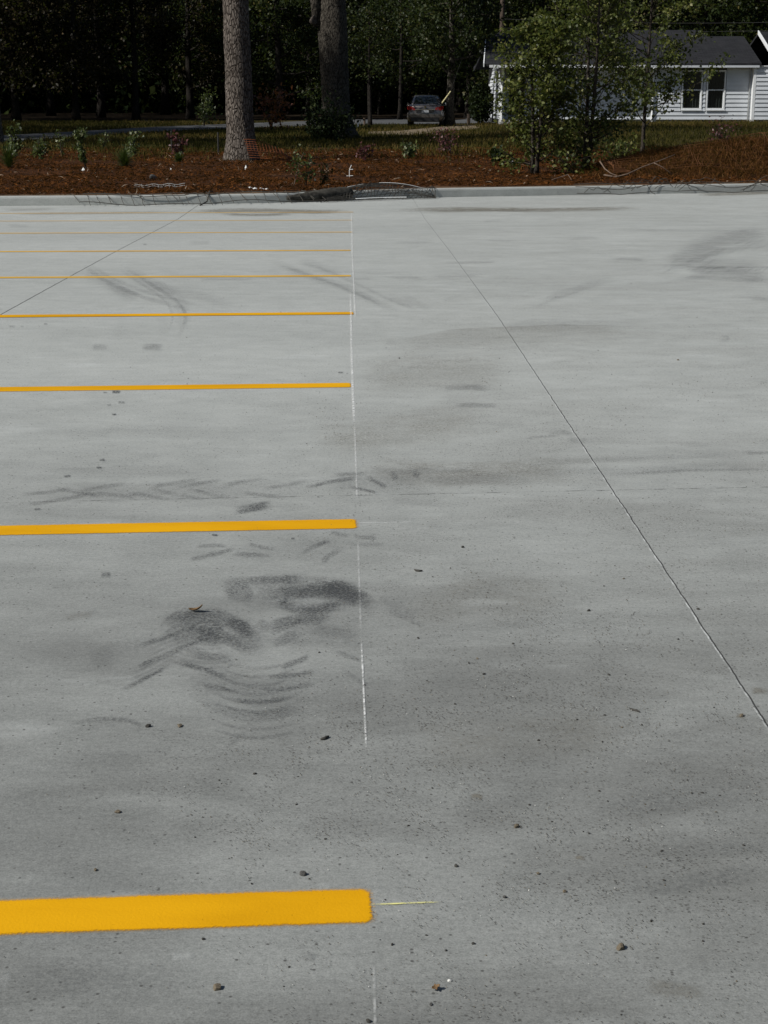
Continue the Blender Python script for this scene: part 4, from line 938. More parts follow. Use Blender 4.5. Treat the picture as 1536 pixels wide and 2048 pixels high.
m.add([rel(*q) for q in t_]+[rel(x+.05, y, z) for x, y, z in t_], [(3, 2, 1, 0), (4, 5, 6, 7), (0, 1, 5, 4), (2, 3, 7, 6), (1, 2, 6, 5), (3, 0, 4, 7)]); part(m, 'rake_board', M['trim'])
m = MB(); rbox(m, XL-.01, YE+.02, EZ-.02, XE, YF+.6, EZ+.02); part(m, 'soffit', M['trim'])
m = MB(); rbox(m, hx(978, YE), YE-.11, ze-.17, hx(1296, YE), YE-.01, ze-.05); gt_ = part(m, 'gutter', M['trim'])
m = MB(); rbox(m, hx(1300, YE), YE-.08, ze-.17, XR+.2, YE-.01, ze-.07); part(m, 'gutter', M['siding'])
m = MB(); m.tube([rel(XM-.17, YE-.06, ze-.17), rel(XM-.17, YE-.05, ze-.3), rel(XM-.1, YF-.08, ze-.55), rel(XM-.1, YF-.08, ZB)], .05, 8); part(m, 'downspout', M['trim'])
m = MB(); m.tube([rel(XL+.06, YE-.02, ze-.17), rel(XL+.03, YF-.02, ze-.5), rel(XL+.03, YF-.04, ZB)], .05, 8); part(m, 'downspout', M['trim'])
m = MB(); m.tube([rel(XR-.12, YF-.06, EZ-.05), rel(XR-.12, YF-.06, Z0)], .035, 8); part(m, 'downspout', M['metal'])
tag(house, 'white clapboard house with dark shingle roof and paired sash windows', 'house')

# utility pole behind the house, with its guy wire down to the lawn
px_, Yp = 1004, 93.0; bx_ = float(at(px_, 60, Yp).x)
pole = empty('utility_pole', (bx_, Yp, gz(bx_, Yp)))
m = MB(); m.tube([(0, 0, 0), (0, 0, 5), (0, 0, 11)], [.15, .14, .11], 10); m.build('post', M['wood_pole'], pole, True)
m = MB(); m.box(-1.1, -.05, 10.2, 1.1, .05, 10.32); m.build('crossarm', M['wood_pole'], pole)
ga = at(884, 206, 75.0)-pole.location; gb_ = at(901, 183, 75.6)-pole.location; dirw = (gb_-ga)
foot = ga-dirw*1.3; topw_ = Vector((-.1, -.05, 9.6))
m = MB(); m.tube([foot, ga, gb_, gb_.lerp(topw_, .45), topw_], .006, 5); gw = m.build('guy_wire', M['black_wire'], pole)
m = MB(); m.tube([ga+Vector((0, 0, 0)), ga.lerp(gb_, .33)], .032, 8); m.tube([ga.lerp(gb_, .36), ga.lerp(gb_, .66)], .030, 8); m.tube([ga.lerp(gb_, .70), gb_], .032, 8); m.build('guard', M['yellow_guard'], gw)
tag(pole, 'dark wooden utility pole behind the roof with a slanting guy wire', 'utility pole')
m = MB()
for k, (ya, yb) in enumerate(((38, 36), (56, 52))):
    a = at(1006, ya, 92); c = at(1800, yb, 88)
    m.tube([a.lerp(c, t)-Vector((0, 0, 1.0*t*(1-t))) for t in np.linspace(0, 1, 14)], .014, 4)
tag(m.build('power_line', M['black_wire']), 'pair of thin dark overhead lines running above the house roof', 'wire')

# ------------------------------------------------------------------ car
pc = Gd(851, 254); car = empty('parked_car', (pc.x, pc.y+.7, float(land_z(pc.x, pc.y+.7))), math.radians(-3.0))
def loft(secs, mat, name, parent, sm=True):
    m = MB(); k = len(secs[0]); vs = [p for s_ in secs for p in s_]
    fs = [(i*k+j, i*k+(j+1) % k, (i+1)*k+(j+1) % k, (i+1)*k+j) for i in range(len(secs)-1) for j in range(k)]
    fs += [tuple(range(k-1, -1, -1)), tuple((len(secs)-1)*k+j for j in range(k))]
    m.add(vs, fs); return m.build(name, mat, parent, sm)
cp = N('car_paint'); M['car'] = cp.done(cp.bsdf((.115, .105, .10), .25, .5, metal=.55, **{'Coat Weight': .8, 'Coat Roughness': .06}))
M['car_dark'] = plain('black_plastic', (.018, .018, .019), .6, .3); M['tyre'] = plain('tyre_rubber', (.015, .015, .015), .85, .2)
cg = N('car_glass'); M['car_glass'] = cg.done(cg.bsdf((.012, .016, .017), .06, .6))
tl = N('tail_lamp'); M['lamp_red'] = tl.done(tl.bsdf((.22, .012, .010), .15, .5))
M['chrome'] = plain('chrome', (.75, .75, .74), .12, .5, 1.0, var=.02); M['plate'] = plain('number_plate', (.42, .44, .47), .5, .4, var=.2, scale=30)
W = .90
def ring(y, zb, zs, zt, wb, ws, wt):   # body ring: bottom, side, shoulder
    half = [(wb, zb), (ws, zb+.12), (ws+.01, zs), (ws-.03, zs+.10), (wt, zt)]
    P = [(x, y, z) for x, z in half]+[(-x, y, z) for x, z in reversed(half)]
    return P
secs = [ring(-.02, .34, .58, .90, .60, .74, .60), ring(.05, .27, .60, 1.00, .72, .83, .70), ring(.25, .23, .62, 1.06, .80, .90, .78), ring(.7, .22, .64, 1.05, .82, .91, .80), ring(1.5, .2, .64, .98, .82, .91, .84), ring(3.0, .2, .64, .95, .82, .91, .84), ring(3.9, .2, .62, .86, .82, .90, .80), ring(4.45, .24, .56, .72, .74, .82, .68), ring(4.6, .3, .5, .62, .6, .7, .5)]
loft(secs, M['car'], 'body', car)
def gh(y, z0, z1, w0, w1): return [(w0, y, z0), (w1, y, z1), (w1*.6, y, z1+.02), (-w1*.6, y, z1+.02), (-w1, y, z1), (-w0, y, z0)]
loft([gh(.72, 1.02, 1.05, .72, .70), gh(1.35, 1.0, 1.43, .77, .60), gh(1.7, 1.0, 1.49, .79, .60), gh(2.4, .98, 1.50, .80, .60), gh(2.9, .96, 1.44, .79, .58), gh(3.5, .94, .97, .77, .70)], M['car'], 'cabin', car)
m = MB(); m.add([(-.60, .745, 1.085), (.60, .745, 1.085), (.515, 1.31, 1.425), (-.515, 1.31, 1.425)], [(0, 1, 2, 3)]); rg = m.build('rear_window', M['car_glass'], car); md = rg.modifiers.new('s', 'SOLIDIFY'); md.thickness = .02; md.offset = 1
for sx_ in (-1, 1):
    m = MB(); m.add([(sx_*.80, 1.1, 1.05), (sx_*.81, 2.9, 1.0), (sx_*.64, 2.75, 1.38), (sx_*.645, 1.5, 1.42)], [(0, 1, 2, 3)]); q = m.build('side_window', M['car_glass'], car); md = q.modifiers.new('s', 'SOLIDIFY'); md.thickness = .03; md.offset = 0
    m = MB(); P = [(.50, -.045, .80), (.80, .01, .78), (.90, .22, .84), (.895, .32, .97), (.80, .07, .985), (.72, -.01, .97), (.50, -.035, .90)]
    P = [(sx_*x, y, z) for x, y, z in P]; k = len(P); m.add(P+[(x*.93, y+.14, z) for x, y, z in P], [tuple(range(k))]+[(i, (i+1) % k, (i+1) % k+k, i+k) for i in range(k)]); m.build('tail_light', M['lamp_red'], car)
    m = MB(); m.box(sx_*.42-.07, -.05, .80, sx_*.42+.07, -.03, .835); m.build('reflector', M['chrome'], car)
    for yy in (.78, 3.62):
        m = MB(); n = 24; vs = []
        for (xo, rr) in ((.0, .20), (.0, .30), (.02, .325), (.19, .325), (.21, .30), (.21, .2)):
            for j in range(n): a = 2*math.pi*j/n; vs.append((sx_*(.68+xo), yy+math.cos(a)*rr, .325+math.sin(a)*rr))
        m.add(vs, [(i*n+j, i*n+(j+1) % n, (i+1)*n+(j+1) % n, (i+1)*n+j) for i in range(5) for j in range(n)]); wh = m.build('wheel', M['tyre'], car, True)
        m = MB(); m.tube([(sx_*.70, yy, .325), (sx_*.885, yy, .325)], .2, 16); m.build('rim', M['metal'], wh)
    m = MB(); m.tube([(sx_*.84, 2.75, 1.02), (sx_*.98, 2.72, 1.05)], [.03, .09], 8); m.build('mirror', M['car'], car)
m = MB(); m.box(-.74, -.07, .44, .74, .1, .60); m.box(-.84, .0, .46, .84, .3, .585); m.build('bumper', M['car'], car)
m = MB(); m.box(-.70, -.05, .26, .70, .2, .43); m.build('bumper_valance', M['car_dark'], car)
m = MB(); m.box(-.44, -.045, .67, .44, -.005, .80); m.build('plate_recess', M['car_dark'], car)
m = MB(); m.box(-.17, -.055, .675, .17, -.047, .785); m.build('number_plate', M['plate'], car)
m = MB(); m.box(-.46, -.055, .805, .46, -.035, .825); m.build('boot_trim', M['chrome'], car)
m = MB(); m.tube([(0, -.03, .925), (0, .0, .93)], .05, 12); m.build('emblem', M['chrome'], car)
tag(car, 'grey sedan seen from behind, parked at the end of the dirt drive', 'car')

# ------------------------------------------------------------------ small trees and shrubs round the lawn
def shrub(name, px, py, hpx, wpx, leafm, nleaf, lsz, label, seed, cat='plant', stems=3, grp=None, barkm='twig', round_=False, fx=0.0):
    p = Gd(px, py); s = p.y/F; Ht = hpx*s; wd = wpx*s; rnd = random.Random(seed); rng = np.random.default_rng(seed)
    root = empty(name, (p.x, p.y, p.z-.02)); m = MB(); pts = []
    for k in range(stems):
        a = rnd.uniform(0, 6.3); B = wiggle((0, 0, 0), (math.cos(a)*wd/Ht*.4, math.sin(a)*wd/Ht*.4, 1), Ht*rnd.uniform(.7, 1.0), 8, 0, .07, .05, rnd)
        m.tube(B, [max(.004, .018*(1-.8*j/8)*min(1.6, Ht)) for j in range(9)], 5); pts += B[2:]
        for q in range(5):
            j = rnd.randint(2, 7); a = rnd.uniform(0, 6.3); D = wiggle(B[j], (math.cos(a), math.sin(a), .5), wd*rnd.uniform(.25, .55), 4, 0, .2, .05, rnd); m.tube(D, .004, 4); pts += D[1:]
    m.build('stem', M[barkm], root)
    if nleaf:
        T = np.array([tuple(t) for t in pts]); idx = rng.integers(0, len(T), nleaf); C = T[idx]+rng.normal(size=(nleaf, 3))*wd*.13
        if round_: 
            C = rng.normal(size=(nleaf, 3)); C /= np.linalg.norm(C, axis=1, keepdims=True); C = C*rng.random((nleaf, 1))**.4*np.array([wd/2, wd/2, Ht/2])+np.array([0, 0, Ht/2])
        C[:, 2] = np.maximum(C[:, 2], .03)
        quads('foliage', leaf_quads(C, lsz*1.3*rng.uniform(.6, 1.3, nleaf), rng, .6), rng.random(nleaf), M[leafm], root)
    return tag(root, label, cat, grp)
SG = 'seedlings growing in the straw bed'
shrub('red_sapling', 543, 262, 95, 70, 'leaf_red', 420, .14, 'small tree with drooping red brown leaves right of the pine trunk', 51, 'young tree', 2)
shrub('green_sapling', 408, 252, 70, 46, 'leaf_shrub', 380, .12, 'small yellow green sapling left of the pine, beyond the road edge', 52, 'young tree', 2)
shrub('narrow_shrub', 627, 240, 42, 16, 'leaf_shrub', 160, .12, 'narrow upright green shrub just left of the oak trunk', 53, 'shrub', 2)
shrub('round_bush', 962, 247, 78, 50, 'leaf_dark', 2600, .12, 'dark rounded evergreen bush at the left corner of the house', 54, 'bush', 4, round_=True)
shrub('oak_foot_bush', 655, 283, 52, 105, 'leaf_dark', 1900, .10, 'dark low bush wrapping the foot of the oak', 55, 'bush', 6)
shrub('seedling', 32, 318, 62, 34, 'leaf_shrub', 300, .07, 'leafy green seedling at the far left of the bed, before the road', 56, 'plant', 3, SG)
shrub('seedling', 84, 320, 44, 38, 'leaf_shrub', 210, .07, 'low green seedling second from the left edge of the bed', 57, 'plant', 3, SG)
shrub('tall_seedling', 173, 340, 108, 26, 'leaf_shrub', 260, .07, 'tallest thin seedling in the left bed, whitish leaf at its tip', 58, 'plant', 1, SG)
shrub('seedling', 122, 312, 50, 30, 'leaf_shrub', 80, .06, 'sparse thin seedling left of the tallest seedling', 59, 'plant', 2, SG)
shrub('seedling', 263, 316, 56, 34, 'leaf_shrub', 260, .07, 'leafy seedling above the bright green pine tuft', 60, 'plant', 2, SG)
shrub('plum_seedling', 354, 312, 46, 32, 'leaf_plum', 300, .07, 'purple red leafy seedling left of the pine trunk', 61, 'plant', 3, SG)
shrub('seedling', 205, 300, 40, 26, 'leaf_shrub', 90, .06, 'small seedling between the tallest seedling and the road', 62, 'plant', 2, SG)
shrub('plum_shrub', 730, 322, 36, 36, 'leaf_plum', 170, .07, 'low plum coloured shrub in the bed right of the oak', 63, 'shrub', 3)
shrub('seedling', 817, 318, 32, 34, 'leaf_shrub', 170, .08, 'small green seedling in the bed below the parked car', 64, 'plant', 3, SG)
shrub('bare_red_shrub', 893, 308, 54, 50, 'leaf_plum', 260, .06, 'twiggy dark red shrub below the parked car', 65, 'shrub', 5)
shrub('dark_seedling', 992, 325, 32, 26, 'leaf_dark', 220, .09, 'small dark green seedling left of the young trees', 66, 'plant', 3, SG)
shrub('thin_sapling', 587, 372, 75, 44, 'leaf_shrub', 70, .06, 'thin pale stemmed sapling with few leaves right of the pine foot', 67, 'plant', 1, SG, 'dead_wood')
shrub('seedling', 612, 372, 62, 40, 'leaf_shrub', 90, .055, 'sparse leafy seedling before the oak, in the middle of the bed', 68, 'plant', 2, SG)
shrub('seedling', 645, 372, 52, 36, 'leaf_autumn', 70, .055, 'browning sparse seedling left of the fallen wire fence', 69, 'plant', 2, SG)
shrub('red_twig_shrub', 1447, 290, 48, 66, 'leaf_plum', 200, .06, 'twiggy dark red shrub on top of the orange brown mound', 70, 'shrub', 6)
shrub('undergrowth_bush', 1150, 352, 52, 120, 'leaf_pear', 520, .07, 'low green undergrowth bush at the feet of the young trees', 71, 'bush', 7)
shrub('undergrowth_bush', 1230, 330, 40, 90, 'leaf_pear', 420, .075, 'low bush between the middle and right young trees', 72, 'bush', 6)
shrub('yellow_bush', 1180, 300, 42, 80, 'leaf_shrub', 200, .08, 'pale yellow green bush glimpsed between the young trees', 73, 'bush', 5)
def needle_tuft(px, py, hpx, wpx, label, seed):
    p = Gd(px, py); s = p.y/F; rng = np.random.default_rng(seed); n = 420; root = empty('pine_seedling', (p.x, p.y, p.z))
    m = MB(); m.tube([(0, 0, 0), (.01, 0, hpx*s*.7)], .012, 5); m.build('stem', M['twig'], root)
    a = rng.uniform(0, 6.28, n); el = rng.uniform(.1, 1.5, n); ln = hpx*s*rng.uniform(.4, .9, n); z0 = rng.uniform(0, .5, n)*hpx*s; k = wpx/hpx*.9
    d = np.stack([np.cos(a)*np.cos(el)*k, np.sin(a)*np.cos(el)*k, np.sin(el)], 1); B = np.stack([0*a, 0*a, z0], 1); T = B+d*ln[:, None]; sd = np.stack([-np.sin(a), np.cos(a), 0*a], 1)*.009
    quads('needles', np.stack([B-sd, B+sd, T+sd*.3, T-sd*.3], 1), rng.random(n)*.5+.5, M['needle'], root); return tag(root, label, 'plant', 'pine seedlings in the bed')
needle_tuft(250, 336, 34, 50, 'bright green pine tuft low in the left bed', 1); needle_tuft(18, 336, 40, 44, 'green pine tuft at the far left of the bed', 2); needle_tuft(358, 326, 18, 24, 'small green pine tuft under the purple red seedling', 3)
p_ = Gd(741, 254)
make_tree('twin_stem_tree', (p_.x, p_.y, p_.z-.03), 'slender tree with two thin trunks right of the oak', 'tree', None, M['wood_bark'], M['leaf_wood'], .15, seed=81, Ht=5.5, r0=.085, first=.4, spread=1.9, nl=18, nleaf=3000, cl=.35, stems=2, sub=4)
p_ = Gd(899, 252)
make_tree('roadside_tree', (p_.x, p_.y, p_.z-.05), 'straight trunked tree standing right beside the parked car', 'tree', None, M['oak_bark'], M['leaf_wood'], .19, seed=82, Ht=9.5, r0=.23, first=.24, spread=2.6, nl=24, nleaf=9000, cl=.5, sub=4)

# stakes, posts and litter in the bed
def stake(name, pts, r, mat, label, cat='stake'):
    m = MB(); m.tube(pts, r, 7); return tag(m.build(name, M[mat]), label, cat)
def upr(px, py, hpx, lean=0.0):
    p = Gd(px, py); s = p.y/F; return [p+Vector((0, 0, -.05)), p+Vector((lean*s*.5, 0, hpx*s*.5)), p+Vector((lean*s, 0, hpx*s))]
stake('white_stake', upr(716, 257, 12), .035, 'white_plastic', 'short white stake on the lawn right of the oak')
stake('wooden_post', upr(729, 254, 17), .055, 'dead_wood', 'short grey wooden post behind the white stake', 'post')
stake('metal_stake', upr(437, 309, 42), .022, 'black_wire', 'thin dark stake left of the pine trunk')
stake('metal_stake', upr(344, 306, 42), .022, 'black_wire', 'thin dark stake behind the purple red seedling')
stake('dark_post', upr(937, 249, 20), .09, 'wood_pole', 'short dark post between the car and the round bush', 'post')
p_ = Gd(699, 354); s_ = p_.y/F; m = MB(); m.tube([p_, p_+Vector((.0, 0, 14*s_)), p_+Vector((4*s_, 0, 23*s_))], .007, 6); m.tube([p_+Vector((-6*s_, 0, .02)), p_+Vector((7*s_, 0, .025))], .007, 6); m.tube([p_+Vector((1*s_, 0, 14*s_)), p_+Vector((7*s_, 0, 14.5*s_))], .009, 6)
tag(m.build('white_stick', M['white_plastic']), 'thin white stick standing in the straw above the fallen fence', 'stake')
def scrap(px, py, w, h, label, seed, mat='white_plastic', name='litter_scrap', cat='litter'):
    p = Gd(px, py); s = p.y/F; r = random.Random(seed); m = MB(); n = 9; vs = [(0, 0, h*s*.9)]
    for i in range(n):
        a = 2*math.pi*i/n; k = r.uniform(.6, 1.1); vs.append((math.cos(a)*w*s*.5*k, math.sin(a)*w*s*.5*k*.6, r.uniform(0, .5)*h*s))
    m.add(vs, [(0, i+1, (i+1) % n+1) for i in range(n)]); m.add([(x*.8, y*.8, 0) for x, y, z in vs[1:]], [tuple(range(n-1, -1, -1))])
    o = m.build(name, M[mat]); o.location = p; return tag(o, label, cat)
scrap(492, 340, 7, 11, 'upright white scrap just in front of the pine foot', 1); scrap(1024, 329, 6, 10, 'upright white scrap left of the young trees', 2); scrap(167, 343, 8, 9, 'grey white scrap under the tallest seedling', 3); scrap(341, 341, 7, 6, 'pale scrap in the straw left of the pine foot', 7)
for k, (x, y, w_, h_) in enumerate(((500, 377, 10, 5), (510, 378, 14, 4), (522, 378.5, 16, 4), (533, 379, 10, 3))):
    scrap(x, y, w_, h_, ['leftmost white plastic scrap of the row on the soil by the kerb', 'second white plastic scrap of the row on the soil by the kerb', 'third and widest white plastic scrap of the row by the kerb', 'rightmost white plastic scrap of the row by the kerb'][k], 20+k)
o = bpy.data.objects.new('rock', mat_copy(SM[2], M['stone_grey'])); COL.objects.link(o); p_ = Gd(306, 360); o.location = p_+Vector((0, 0, .05)); o.scale = (.20, .14, .17); o.rotation_euler = (.4, .3, .8); tag(o, 'grey lump of rock in the straw left of the pine', 'rock')
def branch(pxs, Ys, r, label, mat='dead_wood'):
    P = [at(x, y, Y) for (x, y), Y in zip(pxs, Ys)]
    Q = []
    for i in range(len(P)-1):
        for t in (0, .33, .66): Q.append(P[i].lerp(P[i+1], t))
    Q.append(P[-1]); m = MB(); m.tube(Q, [r*(1-.6*i/len(Q)) for i in range(len(Q))], 6); return tag(m.build('fallen_branch', M[mat], sm=True), label, 'branch')
branch([(1208, 350), (1232, 354), (1255, 348), (1285, 334), (1315, 323), (1350, 309)], [30.4, 30.2, 30.2, 30.3, 30.4, 30.6], .018, 'long pale arching branch curving up onto the orange brown mound')
branch([(1200, 323), (1210, 338), (1222, 347), (1236, 352)], [31, 30.6, 30.3, 30.2], .016, 'short pale branch dipping to the foot of the long arching branch')
branch([(1104, 360), (1122, 354), (1136, 349), (1144, 361)], [29.6, 29.8, 29.8, 29.6], .012, 'bent grey twig on the bed edge by the middle young tree')
branch([(1308, 326), (1325, 334), (1345, 349)], [30.3, 30.2, 30.2], .010, 'thin branch hanging down from the arching branch')

# ------------------------------------------------------------------ orange brown mound with collapsed barrier netting
MC = at(1470, 318, 32.6); MX, MY = MC.x, 32.6
def mound_h(x, y):
    return .66*np.exp(-((x-MX-.5)/2.1)**2-((y-MY)/1.5)**2)+.18*np.exp(-((x-MX+2.0)/1.0)**2-((y-MY+.3)/1.0)**2)
xs = np.linspace(MX-5, MX+6, 56); ys = np.linspace(MY-3.2, MY+4, 40)
def mz(x, y): return land_z(x, y)-.03+mound_h(x, y)*smooth(.45, 1.5, y-kerb_y(x)-KW)
mo = sheet('mound', xs, ys, mz, M['soil'], inside=lambda x, y: y > kerb_y(x)+KW+.4)
rng = np.random.default_rng(71); n = 60000
X = rng.uniform(MX-3.2, MX+5, n); Y = rng.uniform(MY-2.6, MY+2.5, n); hh = mound_h(X, Y); k_ = (rng.random(n) < np.clip(hh/.22, .04, 1)) & (Y > kerb_y(X)+KW+.45); X, Y = X[k_], Y[k_]; n = len(X)
Z = mz(X, Y); a = rng.uniform(0, 6.28, n); ln = rng.uniform(.06, .22, n); lx = rng.normal(-.3, .7, n)*ln; ly = rng.normal(-.1, .5, n)*ln; wv = np.stack([np.cos(a), np.sin(a), 0*a], 1)*.006
B = np.stack([X, Y, Z], 1); T = B+np.stack([lx, ly, ln*.75], 1)
tag(quads('dead_grass', np.stack([B-wv, B+wv, T+wv*.3, T-wv*.3], 1), rng.random(n), M['dry_grass']), kind='stuff')
m = MB(); rnd = random.Random(5)
def drape(s, t):   # s along, t across the mound
    x = MX-3.0+s*8.0; y = MY-1.9+t*2.6
    return Vector((x, y, float(mz(x, y))+.13+.04*math.sin(s*9+t*5)+.03*math.sin(s*31)))
for i in range(64):
    s0 = i/64; m.tube([drape(min(1.05, s0+.09*t+.012*math.sin(t*6+i)), t) for t in np.linspace(0, 1, 12)], .0045, 4)
for j in range(9):
    t = (j+.3)/9; m.tube([drape(s, min(1, max(0, t+.03*math.sin(s*17+j)))) for s in np.linspace(.02, 1, 50)], .004, 4)
P = [drape(0, 0), at(1262, 345, 30.6), at(1240, 352, 30.4), at(1216, 353, 30.5)]
for q in range(5): m.tube([drape(.04, .1+q*.15), drape(0, 0).lerp(P[1], .4)+Vector((0, 0, .03*q)), P[1]+Vector((0, .02*q, .02)), P[2], P[3]], .010, 5)
tag(m.build('barrier_netting', M['net_strand']), 'faded orange barrier netting collapsed over the mound at right', 'netting')
m = MB(); p0 = Gd(505, 322)
for i in range(9):
    a0 = at(487+i*1.5, 279+i*4.5, 35.6); a1 = at(515+i*2, 276+i*5, 35.2); a2 = at(545+i*3, 288+i*4.2, 34.9); a3 = Gd(574+i*4, 312+i*1.5)
    m.tube([a0.lerp(a1, t)*(1-t)+a1.lerp(a2, t)*t if False else (a0*(1-t)**3+a1*3*t*(1-t)**2+a2*3*t*t*(1-t)+a3*t**3) for t in np.linspace(0, 1, 12)], .006, 4)
for i in range(12):
    x = 492+i*6.5; m.tube([at(x, 279+i*1.6, 35.5), at(x+4, 300+i*.6, 35.3), Gd(x+7, 318)], .004, 4)
tag(m.build('barrier_netting', M['orange_net']), 'scrap of orange barrier netting sagging off the pine foot', 'netting')

# ------------------------------------------------------------------ fallen wire fence and silt sock along the kerb
def surf(x, d):   # surface height at x, d metres behind the kerb face
    y = float(kerb_y(x))+d
    if d < 0: return Vector((x, y, float(lot_z(y))))
    z = float(lot_z(y))+KH if d < KW else float(land_z(x, y))
    return Vector((x, y, z))
def drape_k(x, d, lift, sag=0.0):
    p = surf(x, d)
    if -.30 < d < 0: p.z += KH*(1+d/.30)*.8
    p.z += lift; return p
def kx(px): return float(L(px, np.interp(px, [a for a, _ in KPX], [c for _, c in KPX])).x)
rnd = random.Random(11); m = MB(); x0, x1 = kx(165), kx(690)
n = 24
for i in range(n):
    xa = x0+(x1-x0)*i/n+rnd.uniform(-.04, .04)
    m.tube([drape_k(xa+.24*(1-t)-.05, -.34*(1-t)*rnd.uniform(.8, 1)+.45*t, .018+.02*math.sin(i+t*6)) for t in np.linspace(0, 1, 9)], .0045, 4)
    if i % 3 == 0: m.tube([drape_k(xa-.3*t, -.2+.55*t, .02) for t in np.linspace(0, 1, 7)], .005, 4)
for d in (-.25, .03, .32): m.tube([drape_k(x, d+.05*math.sin(x*2.2), .02+.015*math.sin(x*5)) for x in np.linspace(x0, x1, 40)], .006, 4)
p_ = kx(412); m.tube([surf(p_+.06, .5)+Vector((0, 0, .04)), drape_k(p_+.05, .1, .05), drape_k(p_+.03, -.12, -.02), surf(p_-.05, -.4)+Vector((0, 0, .01))], .011, 5)
tag(m.build('wire_fence', M['grey_wire']), 'flattened dark wire mesh draped over the kerb left of the silt sock', 'wire fence')
m = MB(); x0, x1 = kx(642), kx(870); xc = (x0+x1)/2; rnd = random.Random(12)
def heap(s, t): # t 0 front .. 1 back
    x = x0+(x1-x0)*s; d = -.42+.78*t; p = surf(x, d); top = .015+.24*math.sin(math.pi*min(1, max(0, s)))**.6*math.sin(math.pi*(.03+.55*t))**1.3
    base = max(p.z, float(lot_z(p.y))); p.z = float(lot_z(p.y))+max(top, (p.z-float(lot_z(p.y)))+.015); return p
for j in range(11):
    t = j/10; m.tube([heap(s+rnd.uniform(-.008, .008), min(1, max(0, t+.06*math.sin(s*8+j)))) for s in np.linspace(.0+.06*rnd.random(), 1, 26)], .0055, 4)
for i in range(30):
    s = i/29; m.tube([heap(min(1, max(0, s+.09*(t-.5)+.012*math.sin(t*8+i))), t) for t in np.linspace(0, 1, 10)], .0055, 4)
for k in range(14):
    s = rnd.random(); t = rnd.random(); a = heap(s, t); c = heap(min(1, s+rnd.uniform(.05, .25)), rnd.random()); m.tube([a, (a+c)/2+Vector((0, 0, rnd.uniform(.0, .09))), c], .0055, 4)
hp = empty('wire_fence', surf(xc, -.1)); wm = m.build('wire_mesh', M['grey_wire'], hp); wm.location = -hp.location
m = MB(); m.tube([heap(s, .93) for s in np.linspace(0, .25, 6)]+[heap(s, .98) for s in np.linspace(.3, .36, 3)], .011, 5); m.tube([heap(s, .97-.25*(s-.5)) for s in np.linspace(.5, .92, 10)], .011, 5); m.tube([heap(s, .06) for s in np.linspace(.3, .74, 10)], .012, 5)
wm = m.build('border_cord', M['white_plastic'], hp); wm.location = -hp.location
tag(hp, 'crumpled heap of wire fence with pale border cords spilling over the kerb', 'wire fence')
m = MB(); rnd = random.Random(13); x0, x1 = kx(1150), kx(1600)
for k in range(22):
    x = rnd.uniform(x0, x1); d = rnd.uniform(-.3, .4); ln = rnd.uniform(.25, .9); a = rnd.uniform(-.6, .6)
    m.tube([drape_k(x+ln*t*math.cos(a), d+ln*t*math.sin(a)*.6, .015+rnd.uniform(.05, .16)*math.sin(math.pi*t)) for t in np.linspace(0, 1, 7)], .0055, 4)
for d in (-.3, -.05, .2): m.tube([drape_k(x, d+.08*math.sin(x*2.7), .02+.03*abs(math.sin(x*3))) for x in np.linspace(x0, x1, 40)], .0055, 4)
tag(m.build('wire_fence', M['grey_wire']), 'tangle of dark fence wire on the kerb below the orange brown mound', 'wire fence')
m = MB(); P = []; R = []
for i in range(22):
    t = i/21; x = kx(575)+(kx(704)-kx(575))*t; p = surf(x, -.02); P.append((x, float(kerb_y(x))-.03+.05*t, float(lot_z(p.y))+.075+.045*t)); R.append((.035+.075*min(1, t*1.6))*(1 if t < .93 else (1-(t-.93)/.07*.45))*(1+.06*math.sin(i*2.3)))
m.tube(P, R, 14); tag(m.build('silt_sock', M['sock'], sm=True), 'dark silt sock lying against the kerb left of the wire heap', 'silt sock')
m = MB(); rnd = random.Random(14)
p_ = Gd(300, 372)
for d in (.0, .10): m.tube([at(x, 371+d*40-3*math.sin((x-270)/60)+1.5*math.sin(x*.2), 27.6) for x in np.linspace(268, 370, 16)], .0055, 4)
for x in range(272, 370, 11): m.tube([at(x, 368, 27.6), at(x+2, 378, 27.6)], .0055, 4)
tag(m.build('wire_strip', M['block']), 'low strip of pale wire mesh lying on the soil at left', 'wire fence')

# ------------------------------------------------------------------ straw, leaves and grass cover
rng = np.random.default_rng(91); n = 130000
X = rng.uniform(-12, 12, n); ky = kerb_y(X)+KW; Y = ky+.35+rng.random(n)**1.2*(46-ky); k_ = np.abs(X) < Y*.28+1; X, Y = X[k_], Y[k_]; n = len(X)
k_ = rng.random(n) < (.30+.70*(np.sin(X*1.1+.5*np.sin(Y))*np.sin(Y*1.3+X*.4) > -.45)); X, Y = X[k_], Y[k_]; n = len(X)
C = np.stack([X, Y, land_z(X, Y)+.012+rng.random(n)*.035], 1); sz = np.where(rng.random(n) < .2, rng.uniform(.03, .07, n), rng.uniform(.08, .2, n)); asp = np.where(sz < .07, .6, .07)[:, None]
q = leaf_quads(C, sz, rng, asp, .7); pat = .5+.5*np.sin(X*.7+1.2*np.sin(Y*.8)+Y*.35)*np.sin(X*2.3+np.sin(Y*1.9)*2)
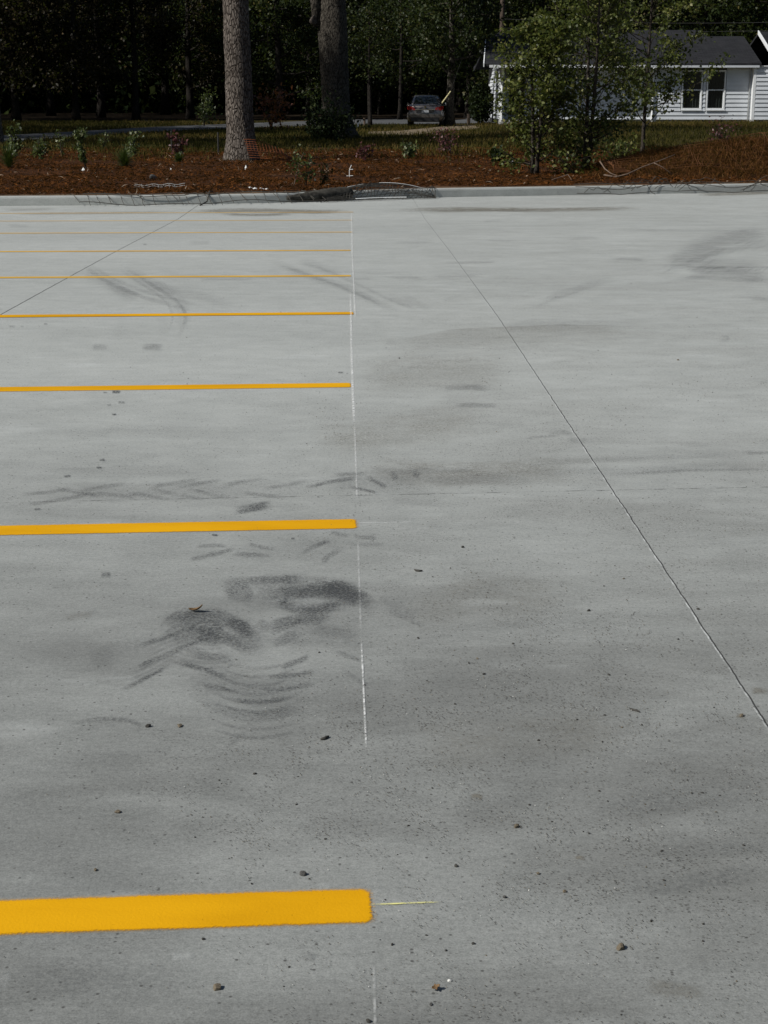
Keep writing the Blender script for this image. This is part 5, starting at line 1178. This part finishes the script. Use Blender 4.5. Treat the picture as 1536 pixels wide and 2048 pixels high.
rv = np.clip(.55*rng.random(n)+.32*pat+.02, 0, .955); rv = np.where(rng.random(n) < .012, 1.0, rv)
tag(quads('pine_straw', q, rv, M['straw']), kind='stuff')
n = 90000; Y = rng.uniform(37, 92, n); X = (rng.random(n)-.5)*2*(Y*.27+1); 
dens_ = np.clip((Y-41+2.2*np.sin(X*.8)+1.5*np.sin(X*2.1+Y))/6, .06, 1)
k_ = rng.random(n) < dens_; X, Y = X[k_], Y[k_]; n = len(X)
rd = []; 
# keep the road, drive and house clear of grass
RN = np.array([tuple(Gd(*p)) for p in [(-250, 304), (0, 285), (150, 274), (300, 265), (450, 258), (700, 250), (980, 246.5), (1250, 244)]]); RF = np.array([tuple(Gd(*p)) for p in [(-250, 285), (0, 272), (150, 264), (300, 255), (450, 249), (700, 239), (980, 236.5), (1250, 235)]])
yn = np.interp(X, RN[:, 0], RN[:, 1]); yf = np.interp(X, RF[:, 0], RF[:, 1]); k_ = ~((Y > yn-.3) & (Y < yf+.3)) & ~((X > XL-.3) & (Y > YF-.5))
DN = np.array([tuple(Gd(*p)) for p in [(735, 268), (800, 271), (850, 268), (900, 262), (960, 257)]]); DF = np.array([tuple(Gd(*p)) for p in [(735, 264), (800, 262), (850, 257), (900, 252), (960, 249)]])
k_ &= ~((X > DN[0, 0]) & (X < DN[-1, 0]) & (Y > np.interp(X, DN[:, 0], DN[:, 1])) & (Y < np.interp(X, DF[:, 0], DF[:, 1])) & (rng.random(n) < .85))
X, Y = X[k_], Y[k_]; n = len(X); Z = land_z(X, Y); a = rng.uniform(0, 6.28, n); ln = rng.uniform(.05, .16, n); wv = np.stack([np.cos(a), np.sin(a), 0*a], 1)*.014
B = np.stack([X, Y, Z], 1); T = B+np.stack([rng.normal(0, .35, n)*ln, rng.normal(0, .35, n)*ln, ln], 1)
pat = .5+.5*np.sin(X*.5+1.5*np.sin(Y*.3))
tag(quads('grass', np.stack([B-wv, B+wv, T+wv*.4, T-wv*.4], 1), np.clip(.6*rng.random(n)+.4*pat, 0, 1), M['grass']), kind='stuff')
